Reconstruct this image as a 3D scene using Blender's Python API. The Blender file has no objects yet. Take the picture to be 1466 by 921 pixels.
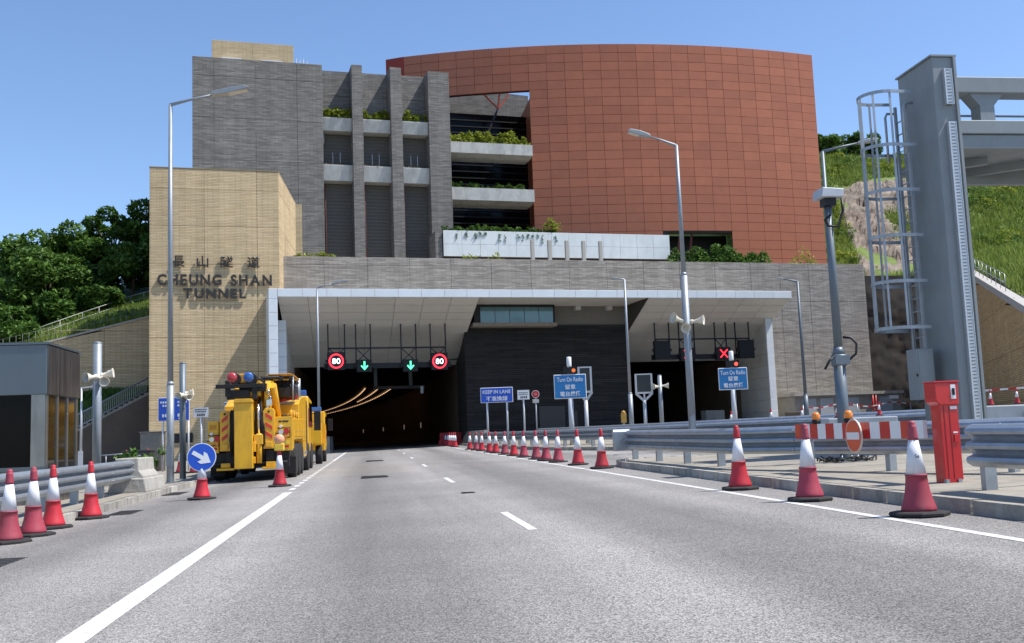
import bpy, math, random
from mathutils import Matrix, Vector
R = math.radians
random.seed(7)
scene = bpy.context.scene
COL = scene.collection

# ------------------------------------------------------------------ camera, sky, sun, exposure
CAM_YAW, CAM_PITCH, CAM_ROLL = R(16.7), R(6.4), R(2.16)
_f0 = Vector((math.sin(CAM_YAW), math.cos(CAM_YAW), 0)); _r0 = Vector((math.cos(CAM_YAW), -math.sin(CAM_YAW), 0))
_fw = _f0 * math.cos(CAM_PITCH) + Vector((0, 0, math.sin(CAM_PITCH)))
_u0 = -_f0 * math.sin(CAM_PITCH) + Vector((0, 0, math.cos(CAM_PITCH)))
_rt = _r0 * math.cos(CAM_ROLL) - _u0 * math.sin(CAM_ROLL)
_up = _r0 * math.sin(CAM_ROLL) + _u0 * math.cos(CAM_ROLL)
cam_data = bpy.data.cameras.new('camera'); cam = bpy.data.objects.new('camera', cam_data); COL.objects.link(cam)
cam.matrix_world = Matrix(((_rt.x, _up.x, -_fw.x, 0), (_rt.y, _up.y, -_fw.y, 0), (_rt.z, _up.z, -_fw.z, 1.22), (0, 0, 0, 1)))
cam_data.sensor_width = 36; cam_data.lens = 1440 / 1466 * 36
cam_data.clip_start = 0.1; cam_data.clip_end = 3000
scene.camera = cam

SUN_EL, SUN_AZ = R(59), R(113)          # azimuth clockwise from +Y
world = bpy.data.worlds.new('World'); scene.world = world; world.use_nodes = True
wn = world.node_tree.nodes; wl = world.node_tree.links
sky = wn.new('ShaderNodeTexSky'); sky.sky_type = 'NISHITA'; sky.sun_disc = False
sky.sun_elevation = SUN_EL; sky.sun_rotation = SUN_AZ
sky.air_density = 1.0; sky.dust_density = 0.3; sky.ozone_density = 3.0; sky.altitude = 0
tint = wn.new('ShaderNodeVectorMath'); tint.operation = 'MULTIPLY'; tint.inputs[1].default_value = (.95, 1.0, 1.09); wl.new(sky.outputs[0], tint.inputs[0]); wl.new(tint.outputs[0], wn['Background'].inputs[0]); wn['Background'].inputs[1].default_value = 0.126
sun_data = bpy.data.lights.new('sun', 'SUN'); sun_data.energy = 4.7; sun_data.angle = R(0.53); sun_data.color = (1.0, 0.955, 0.89)
sun = bpy.data.objects.new('sun', sun_data); COL.objects.link(sun)
_sd = Vector((math.sin(SUN_AZ) * math.cos(SUN_EL), math.cos(SUN_AZ) * math.cos(SUN_EL), math.sin(SUN_EL)))
sun.rotation_euler = _sd.to_track_quat('Z', 'Y').to_euler()
scene.view_settings.view_transform = 'Standard'; scene.view_settings.look = 'None'
scene.view_settings.exposure = 0.5; scene.view_settings.gamma = 1.0

# ------------------------------------------------------------------ helpers
def ground_z(X, Y): return .0215 * X + .0019 * Y
SR, CR = .1495, .9888                                   # the road runs 8.6 degrees off the facade normal
ROAD = -R(8.6)
def RP(t, n, dz=0.0):                                   # t metres along the road, n metres to its right
    X = SR * t + CR * n; Y = CR * t - SR * n
    return Vector((X, Y, ground_z(X, Y) + dz))

class MB:
    def __init__(s): s.v = []; s.f = []; s.mi = []; s.sm = []; s.cur = 0
    def mat(s, i): s.cur = i; return s
    def _add(s, vs, fs, smooth=False):
        b = len(s.v); s.v.extend([tuple(p) for p in vs])
        for f in fs: s.f.append(tuple(i + b for i in f)); s.mi.append(s.cur); s.sm.append(smooth)
        return s
    def box(s, x0, x1, y0, y1, z0, z1, M=None):
        vs = [Vector((x, y, z)) for z in (z0, z1) for y in (y0, y1) for x in (x0, x1)]
        if M is not None: vs = [M @ p for p in vs]
        return s._add(vs, [(0, 2, 3, 1), (4, 5, 7, 6), (0, 1, 5, 4), (2, 6, 7, 3), (0, 4, 6, 2), (1, 3, 7, 5)])
    def bar(s, a, b, w, h=None, up=(0, 0, 1)):          # rectangular bar from a to b
        a = Vector(a); b = Vector(b); h = h or w; d = (b - a).normalized(); u = Vector(up)
        if abs(d.dot(u)) > .97: u = Vector((0, 1, 0))
        x = d.cross(u).normalized(); z = x.cross(d).normalized()
        vs = [p + x * i * w / 2 + z * j * h / 2 for p in (a, b) for j in (-1, 1) for i in (-1, 1)]
        return s._add(vs, [(0, 1, 3, 2), (4, 6, 7, 5), (0, 4, 5, 1), (2, 3, 7, 6), (0, 2, 6, 4), (1, 5, 7, 3)])
    def tube(s, pts, r, seg=10, caps=True):
        pts = [Vector(p) for p in pts]; rs = r if isinstance(r, (list, tuple)) else [r] * len(pts)
        vs = []; x = None
        for i, p in enumerate(pts):
            d = (pts[min(i + 1, len(pts) - 1)] - pts[max(i - 1, 0)])
            d = d.normalized() if d.length > 1e-9 else Vector((0, 0, 1))
            if x is None: x = d.orthogonal().normalized()
            else:
                x = x - d * x.dot(d); x = x.normalized() if x.length > 1e-6 else d.orthogonal().normalized()
            y = d.cross(x)
            for k in range(seg):
                a = 2 * math.pi * k / seg; vs.append(p + x * math.cos(a) * rs[i] + y * math.sin(a) * rs[i])
        fs = []
        for i in range(len(pts) - 1):
            for k in range(seg):
                k2 = (k + 1) % seg; fs.append((i * seg + k, i * seg + k2, (i + 1) * seg + k2, (i + 1) * seg + k))
        s._add(vs, fs, True)
        if caps:
            b = len(s.v) - len(vs)
            s.f.append(tuple(b + k for k in reversed(range(seg)))); s.mi.append(s.cur); s.sm.append(False)
            e = b + (len(pts) - 1) * seg
            s.f.append(tuple(e + k for k in range(seg))); s.mi.append(s.cur); s.sm.append(False)
        return s
    def lathe(s, prof, seg=20, M=None, caps=True, smooth=True):   # prof: (radius, z)
        vs = []
        for r, z in prof:
            for k in range(seg):
                a = 2 * math.pi * (k + .5) / seg; p = Vector((r * math.cos(a), r * math.sin(a), z)); vs.append(M @ p if M is not None else p)
        n = len(prof); b = len(s.v)
        s._add(vs, [(i * seg + k, i * seg + (k + 1) % seg, (i + 1) * seg + (k + 1) % seg, (i + 1) * seg + k) for i in range(n - 1) for k in range(seg)], smooth)
        if caps:
            if prof[0][0] > 1e-4: s.f.append(tuple(b + k for k in reversed(range(seg)))); s.mi.append(s.cur); s.sm.append(False)
            e = b + (n - 1) * seg
            if prof[-1][0] > 1e-4: s.f.append(tuple(e + k for k in range(seg))); s.mi.append(s.cur); s.sm.append(False)
        return s
    def prism(s, poly, d0, d1, plane='xz', M=None):     # polygon extruded along the third axis
        n = len(poly)
        def P(a, b, c): return Vector({'xz': (a, c, b), 'xy': (a, b, c), 'yz': (c, a, b)}[plane])
        vs = [P(a, b, d0) for a, b in poly] + [P(a, b, d1) for a, b in poly]
        if M is not None: vs = [M @ p for p in vs]
        fs = [tuple(range(n)), tuple(reversed(range(n, 2 * n)))] + [(i, n + i, n + (i + 1) % n, (i + 1) % n) for i in range(n)]
        return s._add(vs, fs)
    def sweep(s, prof, path, rights):                    # prof: (offset right, up); path points with their right vectors
        n = len(prof); vs = []
        for p, r in zip(path, rights):
            for a, b in prof: vs.append(Vector(p) + Vector(r) * a + Vector((0, 0, b)))
        fs = [(i * n + k, i * n + (k + 1) % n, (i + 1) * n + (k + 1) % n, (i + 1) * n + k) for i in range(len(path) - 1) for k in range(n)]
        fs += [tuple(reversed(range(n))), tuple((len(path) - 1) * n + k for k in range(n))]
        return s._add(vs, fs)
    def quad(s, *pts): return s._add([Vector(p) for p in pts], [tuple(range(len(pts)))])
    def build(s, name, mats, parent=None, bevel=0, fix=True):
        me = bpy.data.meshes.new(name); me.from_pydata(s.v, [], s.f); me.update()
        if not isinstance(mats, (list, tuple)): mats = [mats]
        for m in mats: me.materials.append(m)
        me.polygons.foreach_set('material_index', s.mi); me.polygons.foreach_set('use_smooth', s.sm)
        if fix and len(s.f) < 6000:
            import bmesh
            bm = bmesh.new(); bm.from_mesh(me); bmesh.ops.recalc_face_normals(bm, faces=bm.faces); bm.to_mesh(me); bm.free()
        o = bpy.data.objects.new(name, me); COL.objects.link(o)
        if parent is not None: o.parent = parent
        if bevel:
            b = o.modifiers.new('bevel', 'BEVEL'); b.width = bevel; b.segments = 2; b.limit_method = 'ANGLE'; b.angle_limit = R(50)
        return o

def tag(o, label=None, cat=None, group=None, kind=None):
    if label: o['label'] = label
    if cat: o['category'] = cat
    if group: o['group'] = group
    if kind: o['kind'] = kind
    return o
def thing(name, label, cat, loc=(0, 0, 0), rz=0.0, group=None):
    o = bpy.data.objects.new(name, None); COL.objects.link(o); o.location = loc; o.rotation_euler = (0, 0, rz)
    o.empty_display_size = .2
    return tag(o, label, cat, group)
def clone(o, parent=None):
    c = o.copy(); COL.objects.link(c)
    if parent is not None: c.parent = parent
    for ch in o.children: clone(ch, c)
    return c
def piece(name, mesh, parent, loc=(0, 0, 0), rot=(0, 0, 0), sc=(1, 1, 1)):
    o = bpy.data.objects.new(name, mesh); COL.objects.link(o); o.parent = parent; o.location = loc; o.rotation_euler = rot; o.scale = sc
    return o
_boxes = {}
def box_mesh(name, w, d, h, mat, cham=0.012):            # box centred on x and z, its front at y = 0, shared
    key = (name, round(w, 3), round(d, 3), round(h, 3), mat.name)
    if key not in _boxes:
        m = MB(); c = min(cham, w * .2, h * .2)
        a, b = w / 2, h / 2
        fr = [(-a + c, 0, -b + c), (a - c, 0, -b + c), (a - c, 0, b - c), (-a + c, 0, b - c)]
        md = [(-a, c, -b), (a, c, -b), (a, c, b), (-a, c, b)]; bk = [(-a, d, -b), (a, d, -b), (a, d, b), (-a, d, b)]
        m._add(fr + md + bk, [(0, 1, 2, 3)] + [(4 + i, 4 + (i + 1) % 4, (i + 1) % 4, i) for i in range(4)] + [(8 + i, 8 + (i + 1) % 4, 4 + (i + 1) % 4, 4 + i) for i in range(4)] + [(11, 10, 9, 8)])
        o = m.build(name, mat); _boxes[key] = o.data; bpy.data.objects.remove(o)
    return _boxes[key]

# ------------------------------------------------------------------ materials
MATS = {}
def nt(m): return m.node_tree.nodes, m.node_tree.links
def mat(name, col, rough=.6, metal=0.0, var=.12, scale=6.0, bump=0.0, bscale=None, stretch=(1, 1, 1), rnd=0.0, coat=0.0, dirt=0.0, dirt_scale=.6, dirt_col=(.05, .045, .04), spec=.5, obj=False):
    if name in MATS: return MATS[name]
    m = bpy.data.materials.new(name); m.use_nodes = True; n, l = nt(m); b = n['Principled BSDF']
    b.inputs['Roughness'].default_value = rough; b.inputs['Metallic'].default_value = metal
    b.inputs['Coat Weight'].default_value = coat; b.inputs['Specular IOR Level'].default_value = spec
    if obj:
        tc = n.new('ShaderNodeTexCoord'); src = tc.outputs['Object']
    else:
        tc = n.new('ShaderNodeNewGeometry'); src = tc.outputs['Position']
    mp = n.new('ShaderNodeMapping'); mp.inputs['Scale'].default_value = stretch; l.new(src, mp.inputs[0])
    nz = n.new('ShaderNodeTexNoise'); nz.inputs['Scale'].default_value = scale; nz.inputs['Detail'].default_value = 6; nz.inputs['Roughness'].default_value = .65
    l.new(mp.outputs[0], nz.inputs['Vector'])
    mr = n.new('ShaderNodeMapRange'); mr.inputs['From Min'].default_value = .25; mr.inputs['From Max'].default_value = .75
    mr.inputs['To Min'].default_value = 1 - var; mr.inputs['To Max'].default_value = 1 + var; l.new(nz.outputs[0], mr.inputs[0])
    val = mr.outputs[0]
    if rnd:
        oi = n.new('ShaderNodeObjectInfo'); m2 = n.new('ShaderNodeMapRange'); m2.inputs['To Min'].default_value = 1 - rnd; m2.inputs['To Max'].default_value = 1 + rnd
        l.new(oi.outputs['Random'], m2.inputs[0]); mu = n.new('ShaderNodeMath'); mu.operation = 'MULTIPLY'; l.new(val, mu.inputs[0]); l.new(m2.outputs[0], mu.inputs[1]); val = mu.outputs[0]
    vm = n.new('ShaderNodeVectorMath'); vm.operation = 'SCALE'; vm.inputs[0].default_value = col; l.new(val, vm.inputs['Scale'])
    out = vm.outputs[0]
    if dirt:
        dm = n.new('ShaderNodeMapping'); dm.inputs['Scale'].default_value = (1, 1, .25); l.new(src, dm.inputs[0])
        dn = n.new('ShaderNodeTexNoise'); dn.inputs['Scale'].default_value = dirt_scale; dn.inputs['Detail'].default_value = 8; dn.inputs['Roughness'].default_value = .7; l.new(dm.outputs[0], dn.inputs['Vector'])
        dr = n.new('ShaderNodeMapRange'); dr.inputs['From Min'].default_value = .48; dr.inputs['From Max'].default_value = .72; dr.inputs['To Max'].default_value = dirt; l.new(dn.outputs[0], dr.inputs[0])
        mx = n.new('ShaderNodeMix'); mx.data_type = 'RGBA'; l.new(dr.outputs[0], mx.inputs[0]); l.new(out, mx.inputs[6]); mx.inputs[7].default_value = (*dirt_col, 1); out = mx.outputs[2]
    l.new(out, b.inputs['Base Color'])
    if bump:
        bz = n.new('ShaderNodeTexNoise'); bz.inputs['Scale'].default_value = bscale or scale * 4; bz.inputs['Detail'].default_value = 5; l.new(mp.outputs[0], bz.inputs['Vector'])
        bp = n.new('ShaderNodeBump'); bp.inputs['Strength'].default_value = bump; bp.inputs['Distance'].default_value = .03; l.new(bz.outputs[0], bp.inputs['Height']); l.new(bp.outputs[0], b.inputs['Normal'])
    MATS[name] = m; return m
def strip_mat(name, c1, c2, mortar, row=.11, width=1.4, depth=.03, rough=.85, streak=.12, normal_axis='Y'):
    """split-stone cladding: thin courses of uneven tone, in world coordinates"""
    m = bpy.data.materials.new(name); m.use_nodes = True; n, l = nt(m); b = n['Principled BSDF']; b.inputs['Roughness'].default_value = rough
    g = n.new('ShaderNodeNewGeometry'); sx = n.new('ShaderNodeSeparateXYZ'); l.new(g.outputs['Position'], sx.inputs[0])
    ad = n.new('ShaderNodeMath'); ad.operation = 'ADD'; l.new(sx.outputs[0], ad.inputs[0])
    m5 = n.new('ShaderNodeMath'); m5.operation = 'MULTIPLY'; m5.inputs[1].default_value = .83; l.new(sx.outputs[1], m5.inputs[0]); l.new(m5.outputs[0], ad.inputs[1])
    # the courses wander slightly
    nw = n.new('ShaderNodeTexNoise'); nw.inputs['Scale'].default_value = .35; nw.inputs['Detail'].default_value = 2; l.new(g.outputs['Position'], nw.inputs['Vector'])
    nm = n.new('ShaderNodeMath'); nm.operation = 'MULTIPLY_ADD'; nm.inputs[1].default_value = .10; l.new(nw.outputs[0], nm.inputs[0]); l.new(sx.outputs[2], nm.inputs[2])
    cb = n.new('ShaderNodeCombineXYZ'); l.new(ad.outputs[0], cb.inputs[0]); l.new(nm.outputs[0], cb.inputs[1])
    br = n.new('ShaderNodeTexBrick'); br.inputs['Scale'].default_value = 1; br.inputs['Brick Width'].default_value = width; br.inputs['Row Height'].default_value = row
    br.inputs['Mortar Size'].default_value = row * .10; br.inputs['Mortar Smooth'].default_value = .4; br.inputs['Bias'].default_value = -.05
    br.inputs['Color1'].default_value = (*c1, 1); br.inputs['Color2'].default_value = (*c2, 1); br.inputs['Mortar'].default_value = (*mortar, 1); l.new(cb.outputs[0], br.inputs['Vector'])
    # broader bands of tone lying along the courses
    mp = n.new('ShaderNodeMapping'); mp.inputs['Scale'].default_value = (.45, .45, 3.2); mp.inputs['Rotation'].default_value = (0, R(3), 0); l.new(g.outputs['Position'], mp.inputs[0])
    nb = n.new('ShaderNodeTexNoise'); nb.inputs['Scale'].default_value = .9; nb.inputs['Detail'].default_value = 5; nb.inputs['Roughness'].default_value = .7; l.new(mp.outputs[0], nb.inputs['Vector'])
    mr = n.new('ShaderNodeMapRange'); mr.inputs['From Min'].default_value = .3; mr.inputs['From Max'].default_value = .7; mr.inputs['To Min'].default_value = 1 - streak; mr.inputs['To Max'].default_value = 1 + streak; l.new(nb.outputs[0], mr.inputs[0])
    oi = n.new('ShaderNodeObjectInfo'); m2 = n.new('ShaderNodeMapRange'); m2.inputs['To Min'].default_value = .96; m2.inputs['To Max'].default_value = 1.04; l.new(oi.outputs['Random'], m2.inputs[0])
    mu = n.new('ShaderNodeMath'); mu.operation = 'MULTIPLY'; l.new(mr.outputs[0], mu.inputs[0]); l.new(m2.outputs[0], mu.inputs[1])
    # rain streaks running down and single courses that weathered lighter or darker
    ms = n.new('ShaderNodeMapping'); ms.inputs['Scale'].default_value = (1.1, 1.1, .07); l.new(g.outputs['Position'], ms.inputs[0])
    ns = n.new('ShaderNodeTexNoise'); ns.inputs['Scale'].default_value = 1.0; ns.inputs['Detail'].default_value = 6; ns.inputs['Roughness'].default_value = .65; l.new(ms.outputs[0], ns.inputs['Vector'])
    rs = n.new('ShaderNodeMapRange'); rs.inputs['From Min'].default_value = .35; rs.inputs['From Max'].default_value = .65; rs.inputs['To Min'].default_value = .88; rs.inputs['To Max'].default_value = 1.07; l.new(ns.outputs[0], rs.inputs[0])
    mc = n.new('ShaderNodeMapping'); mc.inputs['Scale'].default_value = (.16, .16, 8.5); l.new(g.outputs['Position'], mc.inputs[0])
    nc = n.new('ShaderNodeTexNoise'); nc.inputs['Scale'].default_value = 1.0; nc.inputs['Detail'].default_value = 2; l.new(mc.outputs[0], nc.inputs['Vector'])
    rc_ = n.new('ShaderNodeMapRange'); rc_.inputs['From Min'].default_value = .3; rc_.inputs['From Max'].default_value = .7; rc_.inputs['To Min'].default_value = 1 - streak * .9; rc_.inputs['To Max'].default_value = 1 + streak * .9; l.new(nc.outputs[0], rc_.inputs[0])
    for q in (rs, rc_):
        m7 = n.new('ShaderNodeMath'); m7.operation = 'MULTIPLY'; l.new(mu.outputs[0], m7.inputs[0]); l.new(q.outputs[0], m7.inputs[1]); mu = m7
    vm = n.new('ShaderNodeVectorMath'); vm.operation = 'SCALE'; l.new(br.outputs['Color'], vm.inputs[0]); l.new(mu.outputs[0], vm.inputs['Scale'])
    l.new(vm.outputs[0], b.inputs['Base Color'])
    # relief: recessed joints and courses standing proud by different amounts
    lum = n.new('ShaderNodeRGBToBW'); l.new(br.outputs['Color'], lum.inputs[0])
    fine = n.new('ShaderNodeTexNoise'); fine.inputs['Scale'].default_value = 14; fine.inputs['Detail'].default_value = 4; l.new(g.outputs['Position'], fine.inputs['Vector'])
    hs = n.new('ShaderNodeMath'); hs.operation = 'MULTIPLY_ADD'; hs.inputs[1].default_value = .25; l.new(fine.outputs[0], hs.inputs[0]); l.new(br.outputs['Fac'], hs.inputs[2])
    bp = n.new('ShaderNodeBump'); bp.invert = True; bp.inputs['Strength'].default_value = .8; bp.inputs['Distance'].default_value = depth; l.new(hs.outputs[0], bp.inputs['Height']); l.new(bp.outputs[0], b.inputs['Normal'])
    MATS[name] = m; return m
def emit(name, col, s):
    if name in MATS: return MATS[name]
    m = bpy.data.materials.new(name); m.use_nodes = True; n, l = nt(m); b = n['Principled BSDF']
    b.inputs['Base Color'].default_value = (*col, 1); b.inputs['Emission Color'].default_value = (*col, 1); b.inputs['Emission Strength'].default_value = s
    MATS[name] = m; return m
def leaf_mat(name, c1, c2, trans=.3):
    m = bpy.data.materials.new(name); m.use_nodes = True; n, l = nt(m); b = n['Principled BSDF']; b.inputs['Roughness'].default_value = .6; b.inputs['Specular IOR Level'].default_value = .25
    g = n.new('ShaderNodeNewGeometry'); nz = n.new('ShaderNodeTexNoise'); nz.inputs['Scale'].default_value = .8; nz.inputs['Detail'].default_value = 4; l.new(g.outputs['Position'], nz.inputs['Vector'])
    ra = n.new('ShaderNodeMath'); ra.operation = 'ADD'; l.new(nz.outputs[0], ra.inputs[0])
    mr = n.new('ShaderNodeMapRange'); mr.inputs['To Min'].default_value = -.3; mr.inputs['To Max'].default_value = .3; l.new(g.outputs['Random Per Island'], mr.inputs[0]); l.new(mr.outputs[0], ra.inputs[1])
    r2 = n.new('ShaderNodeMapRange'); r2.inputs['From Min'].default_value = .2; r2.inputs['From Max'].default_value = .8; l.new(ra.outputs[0], r2.inputs[0])
    mx = n.new('ShaderNodeMix'); mx.data_type = 'RGBA'; mx.inputs[6].default_value = (*c1, 1); mx.inputs[7].default_value = (*c2, 1); l.new(r2.outputs[0], mx.inputs[0])
    l.new(mx.outputs[2], b.inputs['Base Color'])
    tr = n.new('ShaderNodeBsdfTranslucent'); l.new(mx.outputs[2], tr.inputs[0]); ms = n.new('ShaderNodeMixShader'); ms.inputs[0].default_value = trans
    l.new(b.outputs[0], ms.inputs[1]); l.new(tr.outputs[0], ms.inputs[2]); l.new(ms.outputs[0], n['Material Output'].inputs[0])
    MATS[name] = m; return m

def asphalt_mat():
    m = bpy.data.materials.new('asphalt'); m.use_nodes = True; n, l = nt(m); b = n['Principled BSDF']; b.inputs['Roughness'].default_value = .85; b.inputs['Specular IOR Level'].default_value = .35
    g = n.new('ShaderNodeNewGeometry')
    v = n.new('ShaderNodeTexVoronoi'); v.inputs['Scale'].default_value = 85; l.new(g.outputs['Position'], v.inputs['Vector'])       # aggregate
    sp = n.new('ShaderNodeSeparateColor'); l.new(v.outputs['Color'], sp.inputs[0])
    f = n.new('ShaderNodeTexNoise'); f.inputs['Scale'].default_value = 120; f.inputs['Detail'].default_value = 3; l.new(g.outputs['Position'], f.inputs['Vector'])
    big = n.new('ShaderNodeTexNoise'); big.inputs['Scale'].default_value = .35; big.inputs['Detail'].default_value = 6; big.inputs['Roughness'].default_value = .6; l.new(g.outputs['Position'], big.inputs['Vector'])
    # wheel tracks: tone that follows the lanes, worn into the surface
    mp = n.new('ShaderNodeMapping'); mp.inputs['Rotation'].default_value = (0, 0, R(8.6)); l.new(g.outputs['Position'], mp.inputs[0])
    sx = n.new('ShaderNodeSeparateXYZ'); l.new(mp.outputs[0], sx.inputs[0])
    cb = n.new('ShaderNodeCombineXYZ'); l.new(sx.outputs[0], cb.inputs[0]); my = n.new('ShaderNodeMath'); my.operation = 'MULTIPLY'; my.inputs[1].default_value = .03; l.new(sx.outputs[1], my.inputs[0]); l.new(my.outputs[0], cb.inputs[1])
    tk = n.new('ShaderNodeTexNoise'); tk.inputs['Scale'].default_value = .75; tk.inputs['Detail'].default_value = 3; l.new(cb.outputs[0], tk.inputs['Vector'])
    a1 = n.new('ShaderNodeMapRange'); a1.inputs['To Min'].default_value = .45; a1.inputs['To Max'].default_value = 1.5; l.new(sp.outputs[0], a1.inputs[0])
    a2 = n.new('ShaderNodeMapRange'); a2.inputs['From Min'].default_value = .3; a2.inputs['From Max'].default_value = .7; a2.inputs['To Min'].default_value = .86; a2.inputs['To Max'].default_value = 1.12; l.new(big.outputs[0], a2.inputs[0])
    a3 = n.new('ShaderNodeMapRange'); a3.inputs['From Min'].default_value = .3; a3.inputs['From Max'].default_value = .7; a3.inputs['To Min'].default_value = .74; a3.inputs['To Max'].default_value = 1.16; l.new(tk.outputs[0], a3.inputs[0])
    a4 = n.new('ShaderNodeMapRange'); a4.inputs['From Min'].default_value = .3; a4.inputs['From Max'].default_value = .7; a4.inputs['To Min'].default_value = .7; a4.inputs['To Max'].default_value = 1.25; l.new(f.outputs[0], a4.inputs[0])
    # oil-darkened strip along each lane centre
    w1 = n.new('ShaderNodeMath'); w1.operation = 'MULTIPLY_ADD'; w1.inputs[1].default_value = 2 * math.pi / 3.72; w1.inputs[2].default_value = 0.35; l.new(sx.outputs[0], w1.inputs[0])
    w2 = n.new('ShaderNodeMath'); w2.operation = 'COSINE'; l.new(w1.outputs[0], w2.inputs[0])
    a5 = n.new('ShaderNodeMapRange'); a5.inputs['From Min'].default_value = -.6; a5.inputs['From Max'].default_value = 1; a5.inputs['To Min'].default_value = 1.07; a5.inputs['To Max'].default_value = .76; l.new(w2.outputs[0], a5.inputs[0])
    val = a1.outputs[0]
    for q in (a2, a3, a4, a5):
        mu = n.new('ShaderNodeMath'); mu.operation = 'MULTIPLY'; l.new(val, mu.inputs[0]); l.new(q.outputs[0], mu.inputs[1]); val = mu.outputs[0]
    vm = n.new('ShaderNodeVectorMath'); vm.operation = 'SCALE'; vm.inputs[0].default_value = (.262, .249, .234); l.new(val, vm.inputs['Scale']); l.new(vm.outputs[0], b.inputs['Base Color'])
    bp = n.new('ShaderNodeBump'); bp.inputs['Strength'].default_value = .55; bp.inputs['Distance'].default_value = .01; l.new(v.outputs['Distance'], bp.inputs['Height']); l.new(bp.outputs[0], b.inputs['Normal'])
    MATS['asphalt'] = m; return m

ASPHALT = asphalt_mat()
PAINT = mat('road_paint', (.62, .615, .60), .6, var=.12, scale=9, dirt=.8, dirt_scale=7, dirt_col=(.32, .30, .28))
CONC = mat('concrete', (.36, .34, .30), .9, var=.16, scale=3, bump=.3, dirt=.45, dirt_scale=1.2, dirt_col=(.14, .13, .11))
KERB = mat('kerb_concrete', (.36, .34, .30), .9, var=.22, scale=5, bump=.4, rnd=.22, dirt=.7, dirt_scale=3, dirt_col=(.12, .11, .09))
PAVE = mat('pavement_concrete', (.275, .25, .205), .9, var=.25, scale=1.8, bump=.4, dirt=.75, dirt_scale=.9, dirt_col=(.17, .15, .12))
STEEL = mat('galvanised_steel', (.36, .385, .41), .48, .75, var=.14, scale=5, dirt=.2, dirt_scale=2.5, dirt_col=(.24, .23, .22))
RAIL = mat('guardrail_steel', (.36, .40, .44), .40, .7, var=.15, scale=4, rnd=.06, dirt=.35, dirt_scale=3, dirt_col=(.22, .21, .20))
POLE = mat('painted_grey_pole', (.13, .16, .19), .5, .25, var=.1, scale=4)
GANTRY = mat('gantry_grey_paint', (.235, .262, .272), .55, .1, var=.10, scale=1.3, dirt=.42, dirt_scale=.9, dirt_col=(.14, .145, .125))
WHITEPOLE = mat('white_metal', (.48, .50, .53), .5, .2, var=.08)
BLACK = mat('black_metal', (.012, .012, .014), .5, .3, var=.2)
RUBBER = mat('black_rubber', (.022, .021, .021), .85, var=.25, scale=12)
RED = mat('cone_red', (.46, .018, .030), .5, var=.14, rnd=.12, dirt=.4, dirt_scale=6, dirt_col=(.2, .06, .06))
REDF = mat('cone_red_faded', (.36, .040, .068), .6, var=.18, rnd=.15, dirt=.45, dirt_scale=6, dirt_col=(.25, .12, .12))
SLEEVE = mat('cone_sleeve', (.74, .75, .78), .4, var=.07, rnd=.05, dirt=.45, dirt_scale=8, dirt_col=(.40, .38, .37))
SIGNRED = mat('sign_red', (.52, .02, .018), .4, var=.06)
POSTRED = mat('post_red', (.55, .010, .014), .35, var=.10, scale=2, coat=.3, dirt=.25, dirt_scale=2, dirt_col=(.25, .02, .02))
ORANGE = mat('sign_orange', (.70, .09, .025), .45, var=.08)
AMBER = mat('amber_lens', (.75, .22, .02), .25, var=.05, coat=.5)
BLUE = mat('sign_blue', (.012, .085, .52), .4, var=.05)
BLUE2 = mat('sign_light_blue', (.010, .17, .44), .4, var=.05)
WHITE = mat('sign_white', (.76, .77, .78), .45, var=.05)
INK = mat('sign_black', (.02, .02, .02), .6)
TAN = strip_mat('tan_stone_cladding', (.62, .485, .295), (.52, .395, .23), (.24, .17, .095), row=.12, width=.8, streak=.07, depth=.035)
GREY = strip_mat('grey_stone_cladding', (.262, .250, .234), (.152, .145, .135), (.055, .052, .047), row=.10, width=.7, streak=.13, depth=.05)
GREYL = strip_mat('light_grey_stone_cladding', (.41, .378, .338), (.26, .238, .212), (.10, .09, .08), row=.10, width=.7, streak=.14, depth=.05)
DARKST = strip_mat('black_stone_cladding', (.034, .033, .034), (.018, .018, .019), (.005, .005, .005), row=.16, width=2.2, streak=.3, depth=.09)
JOINT = mat('joint_dark', (.05, .045, .04), .95)
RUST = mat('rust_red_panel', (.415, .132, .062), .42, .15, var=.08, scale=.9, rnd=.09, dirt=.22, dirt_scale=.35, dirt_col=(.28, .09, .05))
RUSTD = mat('rust_red_shaded', (.30, .035, .02), .6, .1, var=.08)  # darker copy of the red panel, shade of the turned-away faces in its colour
WPANEL = mat('white_metal_panel', (.66, .70, .74), .4, .1, var=.05, scale=.8, rnd=.03, dirt=.12, dirt_scale=.8, dirt_col=(.42, .42, .42))
BALC = mat('balcony_white_panel', (.62, .66, .67), .6, .0, var=.08, scale=.8, dirt=.35, dirt_scale=.9, dirt_col=(.36, .37, .36))
SOFFIT = mat('soffit_panel', (.62, .60, .56), .55, .1, var=.05, scale=.8, rnd=.04)
PLANTER = mat('planter_concrete', (.46, .46, .44), .85, var=.15, scale=1.5, dirt=.55, dirt_scale=1.6, dirt_col=(.16, .155, .145))
GLASS = mat('control_room_glass', (.06, .16, .20), .08, .0, var=.15, scale=.3, spec=1.0)
DGLASS = mat('dark_glass', (.003, .003, .004), .15, .0, var=.1, spec=.12)
STAIN = mat('stainless_cladding', (.13, .155, .175), .35, .6, var=.10, scale=.9, stretch=(1, 1, .3))
STAIND = mat('weathered_stainless', (.15, .14, .135), .30, .8, var=.75, scale=2.4, stretch=(2, 2, .25))
YEL = mat('truck_yellow', (.78, .42, .016), .38, .05, var=.1, scale=3, coat=.25, dirt=.5, dirt_scale=3.2, dirt_col=(.30, .15, .03))
YELD = mat('ochre_plastic', (.55, .25, .02), .5, var=.1)
TYRE = mat('tyre', (.018, .017, .017), .9, var=.2, scale=9)
CHROME = mat('chrome', (.6, .6, .6), .22, .95, var=.1)
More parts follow.
